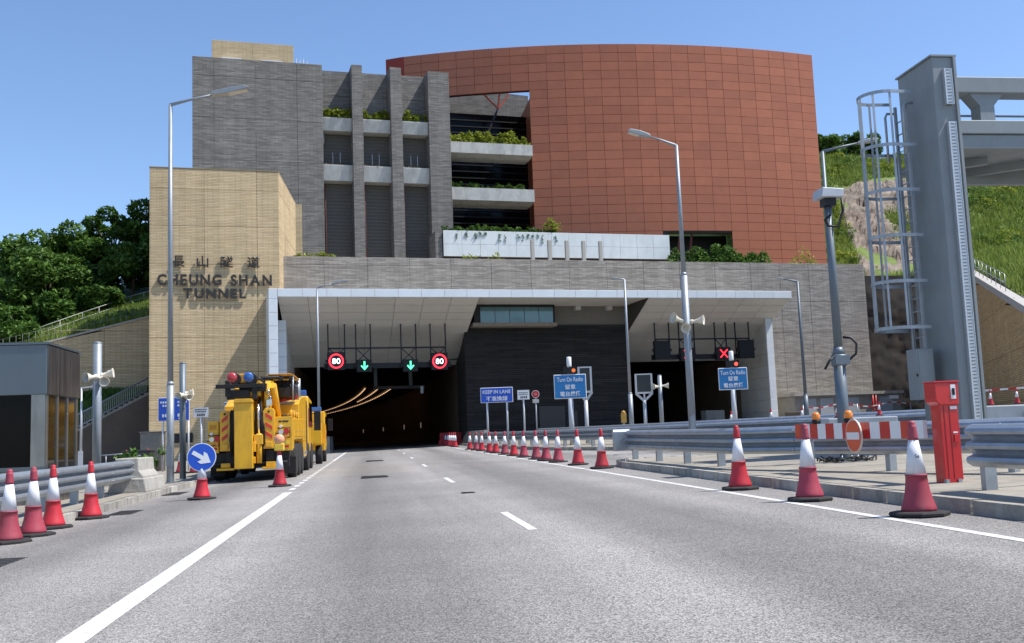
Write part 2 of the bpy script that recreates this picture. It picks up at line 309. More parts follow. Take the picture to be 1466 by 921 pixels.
TUNNEL = mat('tunnel_wall', (.22, .16, .11), .75, var=.2, scale=.6)
HILLG = mat('hill_grass', (.12, .17, .035), .95, var=.45, scale=.5, bump=.9, bscale=2.5, dirt=.5, dirt_scale=.35, dirt_col=(.13, .15, .05))
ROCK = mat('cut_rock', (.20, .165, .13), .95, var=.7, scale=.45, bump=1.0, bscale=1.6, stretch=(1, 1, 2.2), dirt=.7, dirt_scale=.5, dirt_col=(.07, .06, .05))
DROCK = mat('shaded_stained_rock', (.020, .016, .014), .9, var=.5, scale=.5, bump=.6, bscale=1.0, stretch=(2, 2, .3), dirt=.5, dirt_scale=.8, dirt_col=(.055, .033, .018))  # near-black base colour carries the gap's shade; the brown noise is staining
EARTH = mat('earth', (.16, .13, .09), .95, var=.3, scale=.3, bump=.4)
BARK = mat('bark', (.10, .075, .055), .95, var=.3, scale=6, bump=.5)
LEAFD = leaf_mat('leaf_dark', (.034, .080, .015), (.14, .25, .048))
LEAFM = leaf_mat('leaf_mid', (.04, .10, .018), (.12, .22, .04))
LEAFL = leaf_mat('leaf_light', (.14, .19, .02), (.32, .36, .05), .35)
LEAFY = leaf_mat('grass_blade', (.12, .19, .025), (.29, .36, .08), .35)

_font = None
def text_mesh(s, name, material, parent, loc, height=None, width=None, thick=.004, rot=(R(90), 0, 0), align='CENTER', bold=0.0):
    c = bpy.data.curves.new('t', 'FONT'); c.body = s; c.size = 1; c.extrude = thick; c.align_x = align; c.offset = bold; c.resolution_u = 4
    o = bpy.data.objects.new('t', c); COL.objects.link(o); dg = bpy.context.evaluated_depsgraph_get(); dg.update()
    me = bpy.data.meshes.new_from_object(o.evaluated_get(dg)); bpy.data.objects.remove(o); me.name = name
    me.materials.clear(); me.materials.append(material)
    xs = [v.co.x for v in me.vertices]; ys = [v.co.y for v in me.vertices]
    if not xs: return None
    w = max(xs) - min(xs); h = max(ys) - min(ys)
    sy = height / h if height else (width / w); sx = width / w if width else sy
    cx = (max(xs) + min(xs)) / 2; y0 = min(ys)
    for v in me.vertices: v.co = Vector(((v.co.x - cx) * sx, (v.co.y - y0) * sy, v.co.z))
    return piece(name, me, parent, loc, rot)
# ------------------------------------------------------------------ ground, road, pavements
def sheet(name, pts, material, dz, kind='structure'):
    m = MB(); m.quad(*[(x, y, ground_z(x, y) + dz) for x, y in pts]); return tag(m.build(name, material), kind=kind)
sheet('ground', [(-900, -60), (900, -60), (900, 1400), (-900, 1400)], EARTH, -.06)
def strip(name, n0, n1, t0, t1, material, dz, parent=None, step=6.0):
    m = MB(); k = max(1, int((t1 - t0) / step)); ts = [t0 + (t1 - t0) * i / k for i in range(k + 1)]
    for a, b in zip(ts, ts[1:]): m.quad(RP(a, n0, dz), RP(a, n1, dz), RP(b, n1, dz), RP(b, n0, dz))
    return m.build(name, material, parent)
road = tag(strip('road', -5.5, 60, -40, 94, ASPHALT, 0.0), kind='structure')
# painted lines (each its own sheet a few millimetres above the surface)
strip('edge_line', -2.05, -1.85, -8, 24.0, PAINT, .004, road)
for i in range(16): strip('edge_dash', -2.03, -1.89, 25.0 + i * 1.6, 25.9 + i * 1.6, PAINT, .004, road)
strip('edge_line', -2.03, -1.89, 51, 84, PAINT, .004, road)
for t0 in (11.85, 23.6, 35.4, 47.2, 59, 70.8): strip('lane_dash', 1.79, 1.90, t0, t0 + 2.7, PAINT, .004, road)
strip('edge_line', 5.42, 5.54, -8, 84, PAINT, .004, road)
strip('edge_line', 20.6, 20.75, 30, 84, PAINT, .004, road)
def iron_cover(t, n, w, l, label):
    o = thing('drain_cover', label, 'drain cover', RP(t, n, .003), ROAD)
    m = MB(); m.box(-w / 2, w / 2, -l / 2, l / 2, 0, .006); m.build('frame', DIRON, o)
    for k in range(6):
        y = -l / 2 + l * (k + .6) / 6.2; m = MB(); m.box(-w / 2 + .03, w / 2 - .03, y - .015, y + .015, .006, .011); m.build('bar', DIRON, o)
DIRON = mat('cast_iron', (.05, .047, .045), .7, .4, var=.3)
iron_cover(29.6, .05, .78, 1.5, 'dark manhole cover in the left lane, nearest the camera')
iron_cover(47.3, .1, .8, 1.8, 'dark manhole cover in the left lane, further off before the tunnel mouth')
iron_cover(19.5, 1.8, .26, .32, 'small dark valve cover on the dashed lane line')
iron_cover(12.4, -4.35, .5, 1.1, 'dark gully grate by the left kerb at the very edge of the picture')
iron_cover(20.4, -4.7, .45, 1.2, 'dark gully grate just right of the four left-hand cones')
iron_cover(27.0, -5.0, .45, 1.5, 'dark gully grate left of the blue arrow sign')
# asphalt repair patch
PATCH = mat('asphalt_patch', (.12, .115, .11), .9, var=.25, scale=30)
def raised(name, poly, dz, material):
    m = MB(); top = [RP(t, n, dz) for t, n in poly]; bot = [RP(t, n, -.05) for t, n in poly]; k = len(poly)
    m._add(top + bot, [tuple(range(k))] + [(i, (i + 1) % k, k + (i + 1) % k, k + i) for i in range(k)])
    return tag(m.build(name, material), kind='structure')
def kerb_run(parent, pts, w=.15, h=.15, length=.95):
    """kerb stones laid one by one along a path, each a shared block"""
    P = [RP(t, n) for t, n in pts]; me = box_mesh('kerb_stone', length - .04, w, h + .1, KERB, .02); L = 0
    for a, b in zip(P, P[1:]):
        d = b - a; n = max(1, round(d.length / length)); sl = d.length / n
        for i in range(n):
            c = a + d * ((i + .5) / n)
            piece('kerb_stone', me, parent, (c.x, c.y, c.z + (h - .1) / 2 + random.uniform(-.004, .004)), (0, 0, math.atan2(d.y, d.x) + random.uniform(-.006, .006)), (sl / length, 1, 1))
pav_l = raised('pavement_left', [(-6, -5.58), (80, -5.58), (80, -30), (-6, -30)], .13, PAVE)
kerb_run(pav_l, [(60, -5.42), (4, -5.42)], w=.16)
KA = [(2, 6.5), (25.6, 6.5), (26.6, 6.62), (27.2, 6.95), (27.5, 7.5), (27.4, 8.2), (25.8, 11.0), (21, 14.6), (12, 17.5)]
isl_a = raised('traffic_island', [(2, 6.62), (25.6, 6.62), (26.5, 6.74), (27.05, 7.0), (27.34, 7.5), (27.25, 8.15), (25.7, 10.9), (20.9, 14.48), (12, 17.3), (2, 19.5)], .135, PAVE)
kerb_run(isl_a, KA, w=.15, h=.15, length=.92)
KB = [(79, 6.9), (62, 7.15), (54, 7.6), (47, 8.35), (41, 9.75), (36, 11.4), (30, 14.2), (22, 18.8), (12, 23.5)]
isl_b = raised('median', KB + [(12, 27), (40, 20.3), (79, 20.3)], .13, PAVE)
kerb_run(isl_b, KB[::-1], w=.15, h=.15, length=.95)

# ------------------------------------------------------------------ buildings
def panel_grid(parent, P0, ax, xs, zs, material, depth=.1, gap=.02, rz=0.0, name='panel', skip=None, tilt=None):
    """one panel object per cell. P0: origin; ax: unit vector along the row; zs: heights (absolute)"""
    ax = Vector(ax)
    for i in range(len(xs) - 1):
        for j in range(len(zs) - 1):
            if skip and skip(i, j, (xs[i] + xs[i + 1]) / 2, (zs[j] + zs[j + 1]) / 2): continue
            w = xs[i + 1] - xs[i] - gap; h = abs(zs[j + 1] - zs[j]) - gap
            if w <= .05 or h <= .05: continue
            c = Vector(P0) + ax * ((xs[i] + xs[i + 1]) / 2)
            piece(name, box_mesh(name, w, depth, h, material), parent, (c.x, c.y, (zs[j] + zs[j + 1]) / 2), (0, 0, rz))
# --- tan entrance tower
tower = thing('entrance_tower', 'tall sandy stone-clad tower with the raised black tunnel name', 'building')
TY, TZ = 77.0, 21.85
m = MB(); m.prism([(-4.37, TY + .09), (4.84, TY + .09), (6.95, TY + 10.5), (-4.37, TY + 10.5)], -1, TZ - .03, 'xy'); m.build('core', JOINT, tower)
tz = [-.9, 1.3, 3.95, 6.6, 9.15, 11.9, 14.6, 17.5, 20.3, TZ]
panel_grid(tower, (0, TY, 0), (1, 0, 0), [-4.4, -.55, 3.26, 4.87], tz, TAN, .09)
sd = Vector((2.11, 10.41, 0)).normalized()
panel_grid(tower, Vector((4.87, TY + .02, 0)) - Vector((-sd.y, sd.x, 0)) * .02, sd, [0.02, 3.5, 7.0, 10.4], tz[5:], TAN, .09, rz=math.atan2(sd.y, sd.x))
m = MB(); m.prism([(-4.42, TY - .03), (4.9, TY - .03), (7.0, TY + 10.5), (-4.42, TY + 10.5)], TZ, TZ + .05, 'xy'); m.build('coping', mat('coping', (.30, .24, .15), .8), tower)
def raise_text(s, x0, x1, z0, z1):
    """each letter a part, standing off the wall"""
    tmp = []
    for ch in s:
        if ch == ' ': tmp.append(None); continue
        o = text_mesh(ch, 'letter', INK, tower, (0, 0, 0), width=None, height=1, thick=.05, bold=.034)
        tmp.append(o)
    ws = [.45 if o is None else max(v.co.x for v in o.data.vertices) - min(v.co.x for v in o.data.vertices) for o in tmp]
    g = .22; tot = sum(ws) + g * (len(ws) - 1); sx = (x1 - x0) / tot; x = x0
    for o, w in zip(tmp, ws):
        if o is not None:
            sy = (z1 - z0)
            for v in o.data.vertices: v.co.x *= sx; v.co.y *= sy
            o.location = (x + w * sx / 2, TY - .14, z0)
        x += (w + g) * sx
raise_text('CHEUNG SHAN', -3.85, 4.31, 13.0, 13.82)
raise_text('TUNNEL', -2.05, 2.41, 12.03, 12.77)
for ch, xa, xb in (('長', -2.78, -1.93), ('山', -1.09, -.26), ('隧', .6, 1.5), ('道', 2.52, 3.44)):
    text_mesh(ch, 'letter', INK, tower, ((xa + xb) / 2, TY - .14, 14.36), height=.85, width=xb - xa, thick=.05, bold=.014)
m = MB(); m.box(-2.7, -1.4, TY - .06, TY - .01, 1.5, 2.2)
for k in range(4): m.box(-2.75, -1.35, TY - .10, TY - .06, 1.55 + k * .17, 1.62 + k * .17)
m.build('vent_grille', BLACK, tower)

# --- lower grey retaining wall above the portals
wall = thing('portal_wall', 'long grey stone-clad wall spanning above and right of the portals', 'wall')
WY, WZ, WX1 = 79.2, 15.72, 58.1
m = MB(); m.box(5.0, WX1 - .02, WY + .1, WY + .8, 11.9, WZ - .05); m.box(46.25, WX1 - .02, WY + .1, WY + .8, -.3, 11.9); m.build('core', JOINT, wall)
wx = [5.04 + 3.42 * i for i in range(12)] + [46.2] + [46.2 + 2.975 * i for i in range(1, 5)]
wz = [.5, 3.7, 6.55, 9.4, 12.22, 15.08, WZ]
panel_grid(wall, (0, WY, 0), (1, 0, 0), wx, wz, GREYL, .1, skip=lambda i, j, x, z: x < 46.2 and z < 12.2)
panel_grid(wall, (WX1, WY + .12, 0), (.15, .99, 0), [0, 4.0, 8.0, 12.0], wz, GREYL, .1, rz=R(81.4))
m = MB(); m.box(6.9, 58.0, WY + .8, 91, WZ - 1.2, WZ - .12); m.box(6.9, 63.0, 91, 118, WZ - 1.2, WZ - .12); m.build('terrace_slab', CONC, wall)

# --- portal canopy: fascia, sloping soffits, side walls
canopy = thing('portal_canopy', 'wide white-edged canopy with sloping grey soffits over both tunnel mouths', 'canopy')
FY = 72.8
m = MB(); m.box(3.9, 46.15, FY + .1, WY + .1, 11.68, 12.16); m.build('roof_slab', CONC, canopy)
panel_grid(canopy, (0, FY, 0), (1, 0, 0), [4.47 + 41.73 * i / 24 for i in range(25)], [11.6, 12.2], WPANEL, .1, gap=.015, name='fascia_panel')
def soff_z(y): return 11.6 - (y - FY) * .40
SANG = math.atan(.40)
def soffit(xf0, xf1, xb0, xb1, nc, nr):
    yb = 83.6; m = MB()
    m._add([(xf0, FY + .1, soff_z(FY) + .12), (xf1, FY + .1, soff_z(FY) + .12), (xb1, yb, soff_z(yb) + .12), (xb0, yb, soff_z(yb) + .12),
            (xf0, FY + .1, 11.75), (xf1, FY + .1, 11.75), (xb1, yb, 11.75), (xb0, yb, 11.75)], [(3, 2, 1, 0), (4, 5, 6, 7), (0, 1, 5, 4), (1, 2, 6, 5), (2, 3, 7, 6), (3, 0, 4, 7)])
    m.build('soffit_core', JOINT, canopy)
    for i in range(nc):
        for j in range(nr):
            c = []
            for (u, v) in ((i, j), (i + 1, j), (i + 1, j + 1), (i, j + 1)):
                fv = v / nr; y = FY + .05 + (yb - FY - .05) * fv
                a = xf0 + (xb0 - xf0) * fv; b = xf1 + (xb1 - xf1) * fv; c.append(Vector((a + (b - a) * u / nc, y, soff_z(y))))
            cen = sum(c, Vector()) / 4; m = MB()
            ud = (c[1] - c[0]).normalized() * .014; vd = (c[3] - c[0]).normalized() * .028; lo = [c[0] + ud + vd, c[1] - ud + vd, c[2] - ud - vd, c[3] + ud - vd]; hi = [p + Vector((0, .03, .09)) for p in lo]
            m._add([p - cen for p in lo + hi], [(0, 1, 2, 3), (4, 7, 6, 5)] + [(k, k + 4, (k + 1) % 4 + 4, (k + 1) % 4) for k in range(4)])
            o = m.build('soffit_panel', SOFFIT, canopy); o.location = cen
soffit(4.46, 19.35, 6.2, 19.9, 7, 10)
soffit(33.3, 46.1, 34.1, 47.2, 6, 10)
m = MB(); m.box(19.4, 33.25, FY + .1, 78.1, 11.62, 11.7); m.build('soffit_flat', SOFFIT, canopy)
pz = [-.2 + .97 * i for i in range(13)] + [12.2]
panel_grid(canopy, (0, FY, 0), (1, 0, 0), [3.83, 4.46], pz, WPANEL, .1, gap=.02, name='pillar_panel')
panel_grid(canopy, (4.46, FY, 0), (0, 1, 0), [.02, 1.7, 3.3, 4.9], pz[:-1], WPANEL, .1, gap=.02, rz=R(90), name='pillar_panel')
m = MB(); m.box(3.86, 4.36, FY + .1, 79, -.4, 12.15); m.build('side_wall', WPANEL, canopy)
panel_grid(canopy, (0, 76.0, 0), (1, 0, 0), [4.6, 5.28], pz[:11] + [10.3], WPANEL, .1, gap=.02, name='pillar_panel')
sd = Vector((6.4 - 5.28, 83.5 - 76, 0)); sl = sd.length; sd.normalize()
panel_grid(canopy, (5.28, 76.0, 0), sd, [.02, 2.5, 5.0, sl], pz[:9], SOFFIT, .1, gap=.02, rz=math.atan2(sd.y, sd.x), name='side_panel')
m = MB(); m.prism([(4.5, 76.1), (5.2, 76.1), (6.3, 83.6), (4.5, 83.6)], -.4, 10.2, 'xy'); m.build('side_wall', WPANEL, canopy)
# right side wall
panel_grid(canopy, (0, 76.0, 0), (1, 0, 0), [45.5, 46.1], [.6 + .93 * i for i in range(10)] + [10.32], WPANEL, .1, gap=.02, name='pillar_panel')
sd = Vector((46.9 - 45.5, 83.5 - 76, 0)); sl = sd.length; sd.normalize()
p0 = Vector((45.5, 76, 0)) + sd * sl
panel_grid(canopy, p0, -sd, [0, 2.5, 5.0, sl - .02], [.4 + .98 * i for i in range(9)], SOFFIT, .1, gap=.02, rz=math.atan2(-sd.y, -sd.x), name='side_panel')
m = MB(); m.prism([(45.6, 76.1), (46.2, 76.1), (46.2, 79.3), (48, 79.3), (48, 83.6), (47.02, 83.6)], -.4, 10.2, 'xy'); m.build('side_wall', SOFFIT, canopy)

# --- black block between the portals with the control room window
block = thing('louvre_block', 'black ribbed stone block between the two tunnel mouths', 'building')
m = MB(); m.prism([(19.45, 78.1), (33.4, 78.1), (34.2, 83.6), (20.0, 83.6)], -.4, 10.0, 'xy'); m.build('core', BLACK, block)
bx = [19.4 + 2.02 * i for i in range(8)]; bx[-1] = 33.5
panel_grid(block, (0, 78.0, 0), (1, 0, 0), bx, [-.3, 2.3, 4.9, 7.5, 10.05], DARKST, .1, gap=.012)
sdl = Vector((20.0 - 19.4, 83.6 - 78, 0)); L_ = sdl.length; sdl.normalize()
panel_grid(block, Vector((20.0, 83.6, 0)) , -sdl, [0, 1.9, 3.8, L_ - .02], [-.3, 2.3, 4.9, 7.5, 10.05], DARKST, .1, gap=.012, rz=math.atan2(-sdl.y, -sdl.x))
m = MB()
for k in range(62): m.box(19.36, 33.54, 77.955, 77.995, -.2 + k * .165, -.2 + k * .165 + .075)
tag(m.build('rib', DARKST, block), kind='stuff')
DGREY = mat('upper_grey_render', (.15, .145, .135), .85, var=.12)
m = MB(); m.box(19.42, 33.5, 78.12, 78.6, 10.03, 11.66); m.build('upper_wall', DGREY, block)
m = MB(); m.box(28.2, 28.7, 77.95, 78.1, 1.0, 2.9); m.box(25.4, 27.6, 77.9, 77.96, .6, 3.4); m.build('door', mat('dark_steel_door', (.05, .052, .055), .5, .3), block)
for k, (xa, xb) in enumerate(((28.8, 29.25), (31.6, 32.05))):
    m = MB(); m.box(xa, xb, 77.5, 78.1, 11.25, 11.6); m.build('camera_housing', WHITEPOLE, block)
cr = thing('control_room', 'small bluish glass control room window with ledge above the black block', 'window')
m = MB(); m.box(19.8, 26.85, 76.75, 78.1, 9.83, 10.12); m.build('ledge', mat('ledge_stone', (.22, .19, .16), .8, var=.2), cr)
m = MB(); m.box(20.0, 26.75, 76.95, 78.1, 11.42, 11.6); m.box(19.95, 20.45, 76.95, 78.1, 10.12, 11.42); m.box(26.62, 26.75, 76.95, 78.1, 10.12, 11.42); m.build('frame', BLACK, cr)
m = MB(); m.box(20.5, 26.6, 77.2, 78.05, 10.12, 11.42); m.build('room', mat('room_dark', (.04, .07, .08), .6), cr)
for i in range(5):
    a = 20.47 + i * 1.232; m = MB(); m.box(a + .02, a + 1.21, 77.0, 77.03, 10.13, 11.41); m.build('pane', GLASS, cr)

# --- tall grey block with fins
GYY = 92.0
gb = thing('ventilation_building', 'tall grey stone-clad building with three planted recessed bays', 'building')
m = MB(); m.box(-1.6, 9.9, GYY + .1, 112, 14, 36.25); m.box(9.9, 22.05, GYY + 1.9, 112, 14, 36.4); m.build('core', JOINT, gb)
panel_grid(gb, (0, GYY, 0), (1, 0, 0), [-1.65, .2, 3.9, 7.6, 9.96], [15.5, 19.0, 22.9, 26.8, 30.7, 34.6, 36.33], GREY, .1)
m = MB(); m.box(6.84, 7.9, GYY - .06, GYY + .05, 15.5, 22.86); m.build('tan_panel', TAN, gb)
bays = [(9.96, 12.7), (13.69, 16.36), (17.44, 20.03)]
for a, b, top in ((12.7, 13.69, 36.55), (16.36, 17.44, 36.55), (20.03, 22.1, 36.4)):
    for z0, z1 in ((15.5, 19.5), (19.5, 23.5), (23.5, 27.5), (27.5, 31.5), (31.5, 35.2), (35.2, top)):
        piece('fin', box_mesh('fin', b - a, 2.2, z1 - z0 - .015, GREY), gb, ((a + b) / 2, GYY, (z0 + z1) / 2))
LOUV = mat('grey_louvre', (.115, .112, .105), .8, var=.15, scale=3, stretch=(1, 1, 8), bump=.3)
for a, b in bays:
    panel_grid(gb, (0, GYY + 1.8, 0), (1, 0, 0), [a, b], [31.3, 34.0, 36.45], GREY, .1)
    for z0, z1 in ((26.8, 30.2), (15.5, 25.4)):
        m = MB(); m.box(a, b, GYY + 1.85, GYY + 1.95, z0, z1)
        nl = int((z1 - z0) / .32)
        for k in range(nl): m.box(a, b, GYY + 1.8, GYY + 1.85, z0 + (z1 - z0) * k / nl, z0 + (z1 - z0) * k / nl + .2)
        m.build('louvre', LOUV, gb)
    for z0, z1 in ((30.18, 31.4), (25.38, 26.86)):
        m = MB(); m.prism([(GYY + .35, z1), (GYY + .35, z1 - .1), (GYY + .55, z0), (GYY + 1.8, z0), (GYY + 1.8, z1 - .25), (GYY + .6, z1 - .25), (GYY + .6, z1)], a + .01, b - .01, 'yz'); m.build('planter', PLANTER, gb)
    m = MB(); m.tube([(a + .3, GYY + 1.6, 16), (a + .3, GYY + 1.6, 25.3)], .07, 8); m.build('pipe', mat('pipe_rust', (.30, .12, .09), .6), gb)
    for q in (.35, .6): 
        m = MB(); m.tube([(a + (b - a) * q, GYY + .9, 26.8), (a + (b - a) * q, GYY + .9, 28.2)], .03, 6); m.build('post', WHITEPOLE, gb)
    m = MB(); m.tube([(a + .15, GYY + 1.2, 29.1), (a + .15, GYY + 1.2, 30.1)], .06, 6); m.build('downpipe', WHITEPOLE, gb)
# roof house
rh = thing('roof_house', 'small sandy stone plant room on the grey roof', 'building')
m = MB(); m.box(.1, 7.95, 100.1, 108, 36, 41.1); m.build('core', JOINT, rh)
panel_grid(rh, (0, 100, 0), (1, 0, 0), [.05, 4.0, 8.0], [36, 38.6, 41.18], TAN, .1)
for xa in (1.0, 4.9):
    m = MB(); m.box(xa, xa + 1.9, 99.2, 100.0, 38.9, 39.15); m.build('vent_hood', WPANEL, rh)
m = MB()
for q in range(4): m.tube([(8.3 + q * .35, 100.3, 36.2), (8.3 + q * .35, 100.3, 40.0 - .2 * (q % 2))], .03, 6)
for z in (38.2, 39.4): m.tube([(8.3, 100.3, z), (9.4, 100.3, z)], .025, 6)
m.build('antenna_rack', STEEL, rh)

# --- rust red curved block
RCX, RCY, RR = 55.4, 166.2, 74.9
def rc(ang, r=RR): a = R(ang); return Vector((RCX + r * math.sin(a), RCY - r * math.cos(a), 0))
rb = thing('curved_red_building', 'huge curved rust-red metal panel facade behind the grey block', 'building')
A0, A1, RZ = -28.75, 5.62, 41.05
NC = 24; dA = (A1 - A0) / NC; rows = [15.6]; NR = 27; rh_ = (RZ - 15.6) / NR
def red_open(a, z):
    if a < -18.35 and z < 36.5: return True
    if -8.3 < a < -2.4 and z < 21.1: return True
    return False
cells = [(i, j) for j in range(NR) for i in range(NC) if not red_open(A0 + (i + .5) * dA, 15.6 + (j + .5) * rh_)]
def shows(c):
    a = A0 + (c[0] + .5) * dA; z = 15.6 + (c[1] + .5) * rh_
    return (z > 20.5) + z * .001
cells.sort(key=shows, reverse=True)
wmesh = box_mesh('panel', 2 * RR * math.sin(R(dA / 2)) - .028, .07, rh_ - .028, RUST)
rest = MB()
for q, (i, j) in enumerate(cells):
    a = A0 + (i + .5) * dA; p = rc(a, RR * math.cos(R(dA / 2))); z = 15.6 + (j + .5) * rh_
    jit = random.uniform(-.004, .004)
    if q < 300: piece('panel', wmesh, rb, (p.x, p.y, z), (jit, 0, R(a) + jit))
    else:
        w = (2 * RR * math.sin(R(dA / 2)) - .032) / 2; h = (rh_ - .034) / 2
        rest.box(-w, w, 0, .07, -h, h, Matrix.Translation((p.x, p.y, z)) @ Matrix.Rotation(R(a) + jit, 4, 'Z'))
tag(rest.build('panel_field', RUST, rb), kind='stuff')
def arc_wall(m, a0, a1, z0, z1, r0, r1, n=10):
    for k in range(n):
        b0 = a0 + (a1 - a0) * k / n; b1 = a0 + (a1 - a0) * (k + 1) / n
        q = [rc(b0, r0), rc(b1, r0), rc(b1, r1), rc(b0, r1)]
        m.prism([(p.x, p.y) for p in q], z0, z1, 'xy')
m = MB(); arc_wall(m, A0 + .02, A1 - .02, 36.55, RZ - .04, RR - .10, RR - 1.2, 16); arc_wall(m, -18.3, -8.35, 15.4, 36.55, RR - .10, RR - 1.2, 6)
arc_wall(m, -8.35, -2.4, 21.12, 36.55, RR - .10, RR - 1.2, 4); arc_wall(m, -2.4, A1 - .02, 15.4, 36.55, RR - .10, RR - 1.2, 5)
m.build('core', JOINT, rb)
m = MB(); p, q = rc(A0 + .01, RR - .05), Vector((17.72, 101.75, 0)); d = (q - p).normalized(); nrm = Vector((d.y, -d.x, 0)) * .08
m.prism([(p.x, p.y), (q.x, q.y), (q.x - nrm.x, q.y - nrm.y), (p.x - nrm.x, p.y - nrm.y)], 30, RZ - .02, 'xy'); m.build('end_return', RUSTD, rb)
# reveal of the big opening
p = rc(-18.3, RR - .02); q = p + Vector((1.25, 8.4, 0))
nseg = 20
for k in range(nseg):
    z0 = 15.6 + (36.5 - 15.6) * k / nseg; z1 = 15.6 + (36.5 - 15.6) * (k + 1) / nseg
    for e in range(3):
        a = p + (q - p) * (e / 3); b = p + (q - p) * ((e + 1) / 3); dd = (b - a).normalized()
        m = MB(); m.bar(a + dd * .012 + Vector((0, 0, (z0 + z1) / 2)), b - dd * .012 + Vector((0, 0, (z0 + z1) / 2)), .06, z1 - z0 - .025); m.build('reveal_panel', RUST, rb)
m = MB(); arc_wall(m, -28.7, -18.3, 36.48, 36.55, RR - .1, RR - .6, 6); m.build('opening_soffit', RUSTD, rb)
m = MB(); q2 = rc(A1, RR - .05); m.prism([(q2.x - .1, q2.y), (q2.x, q2.y), (q2.x + 4, q2.y + 26), (q2.x + 3.9, q2.y + 26)], 15.4, RZ - .04, 'xy'); m.build('end_wall', RUST, rb)
m = MB(); m.bar(rc(-8.6, RR - 4) + Vector((0, 0, 18)), rc(-2, RR - 4) + Vector((0, 0, 18)), .2, 7); m.build('dark_recess', BLACK, rb)
for k in range(2):
    m = MB(); b = rc(-7.6 + k * 1.0, RR - 1.5); m.bar(b + Vector((0, 0, 15.6)), b + Vector((.9, 0, 21.2)), .18); m.build('strut', mat('dark_red_steel', (.16, .04, .03), .6), rb)
# terraces in the opening
tr = thing('terrace_block', 'recessed dark terraces with white slab edges between grey and red buildings', 'building')
m = MB(); m.box(22.1, 32.75, 101.0, 101.4, 14, 35.4); m.build('dark_glazing', DGLASS, tr)
for k in range(28):
    m = MB(); z = 15.7 + k * .7; m.box(22.1, 32.7, 100.85, 101.0, z, z + .12); m.build('louvre_blade', BLACK, tr)
m = MB(); m.prism([(22.1, 32), (33.9, 32), (33.9, 38.7), (31.6, 38.8), (31.2, 39.8), (22.1, 39.8)], 103.5, 104.2, 'xz'); m.build('upper_wall', GREY, tr)
for z0, z1 in ((28.75, 30.15), (24.0, 25.55)):
    m = MB(); m.prism([(94.0, z1), (94.0, z0 + .3), (95.2, z0 + .1), (96.6, z0 + .1), (96.6, z1 - .4), (94.5, z1 - .3), (94.3, z1)], 22.12, 31.05, 'yz'); m.build('slab_edge', PLANTER, tr)
RSTEEL = mat('red_steel', (.33, .055, .035), .5, .2)
for a, b in (((27.2, 98.6, 37.0), (28.8, 98.2, 35.2)), ((30.2, 98.6, 37.0), (28.8, 98.2, 35.2)), ((29.0, 98, 37.0), (28.8, 98.2, 35.2))):
    m = MB(); m.bar(a, b, .14); m.build('strut', RSTEEL, tr)
m = MB(); m.bar((28.8, 98.2, 35.2), (26.6, 95.5, 31.0), .16); m.build('strut', BLACK, tr)
# white balcony
bal = thing('balcony', 'long white panelled balcony under the red facade with trailing plants', 'balcony')
m = MB(); m.prism([(89.08, 17.75), (92.5, 17.75), (92.5, 20.0), (89.35, 20.0), (89.35, 20.12), (89.08, 20.12)], 20.45, 43.15, 'yz'); m.build('core', JOINT, bal)
panel_grid(bal, (0, 89.0, 0), (1, 0, 0), [20.4 + 1.754 * i for i in range(14)], [17.72, 18.86, 20.15], BALC, .08, gap=.018)
m = MB(); m.box(19.7, 20.35, 89.2, 92, 15.6, 20.1); m.build('end_post', GREY, bal)
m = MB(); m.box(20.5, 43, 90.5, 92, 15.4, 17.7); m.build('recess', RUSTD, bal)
for k, x in enumerate((28.2, 29.85, 31.55, 33.2, 34.9)):
    o = thing('vent_pipe', ['left end', 'second from left', 'middle', 'second from right', 'right end'][k] + ' pale vent pipe in the row before the balcony', 'pipe', (x, 86.6, 15.6), group='vent pipes in front of the white balcony')
    m = MB(); m.tube([(0, 0, 0), (0, 0, 1.2)], .07, 8); m.build('stem', STEEL, o)
    m = MB(); m.box(-.17, .17, -.15, .15, 1.2, 3.3); m.build('cowl', mat('pale_cowl', (.38, .365, .33), .8, var=.1), o, bevel=.03)

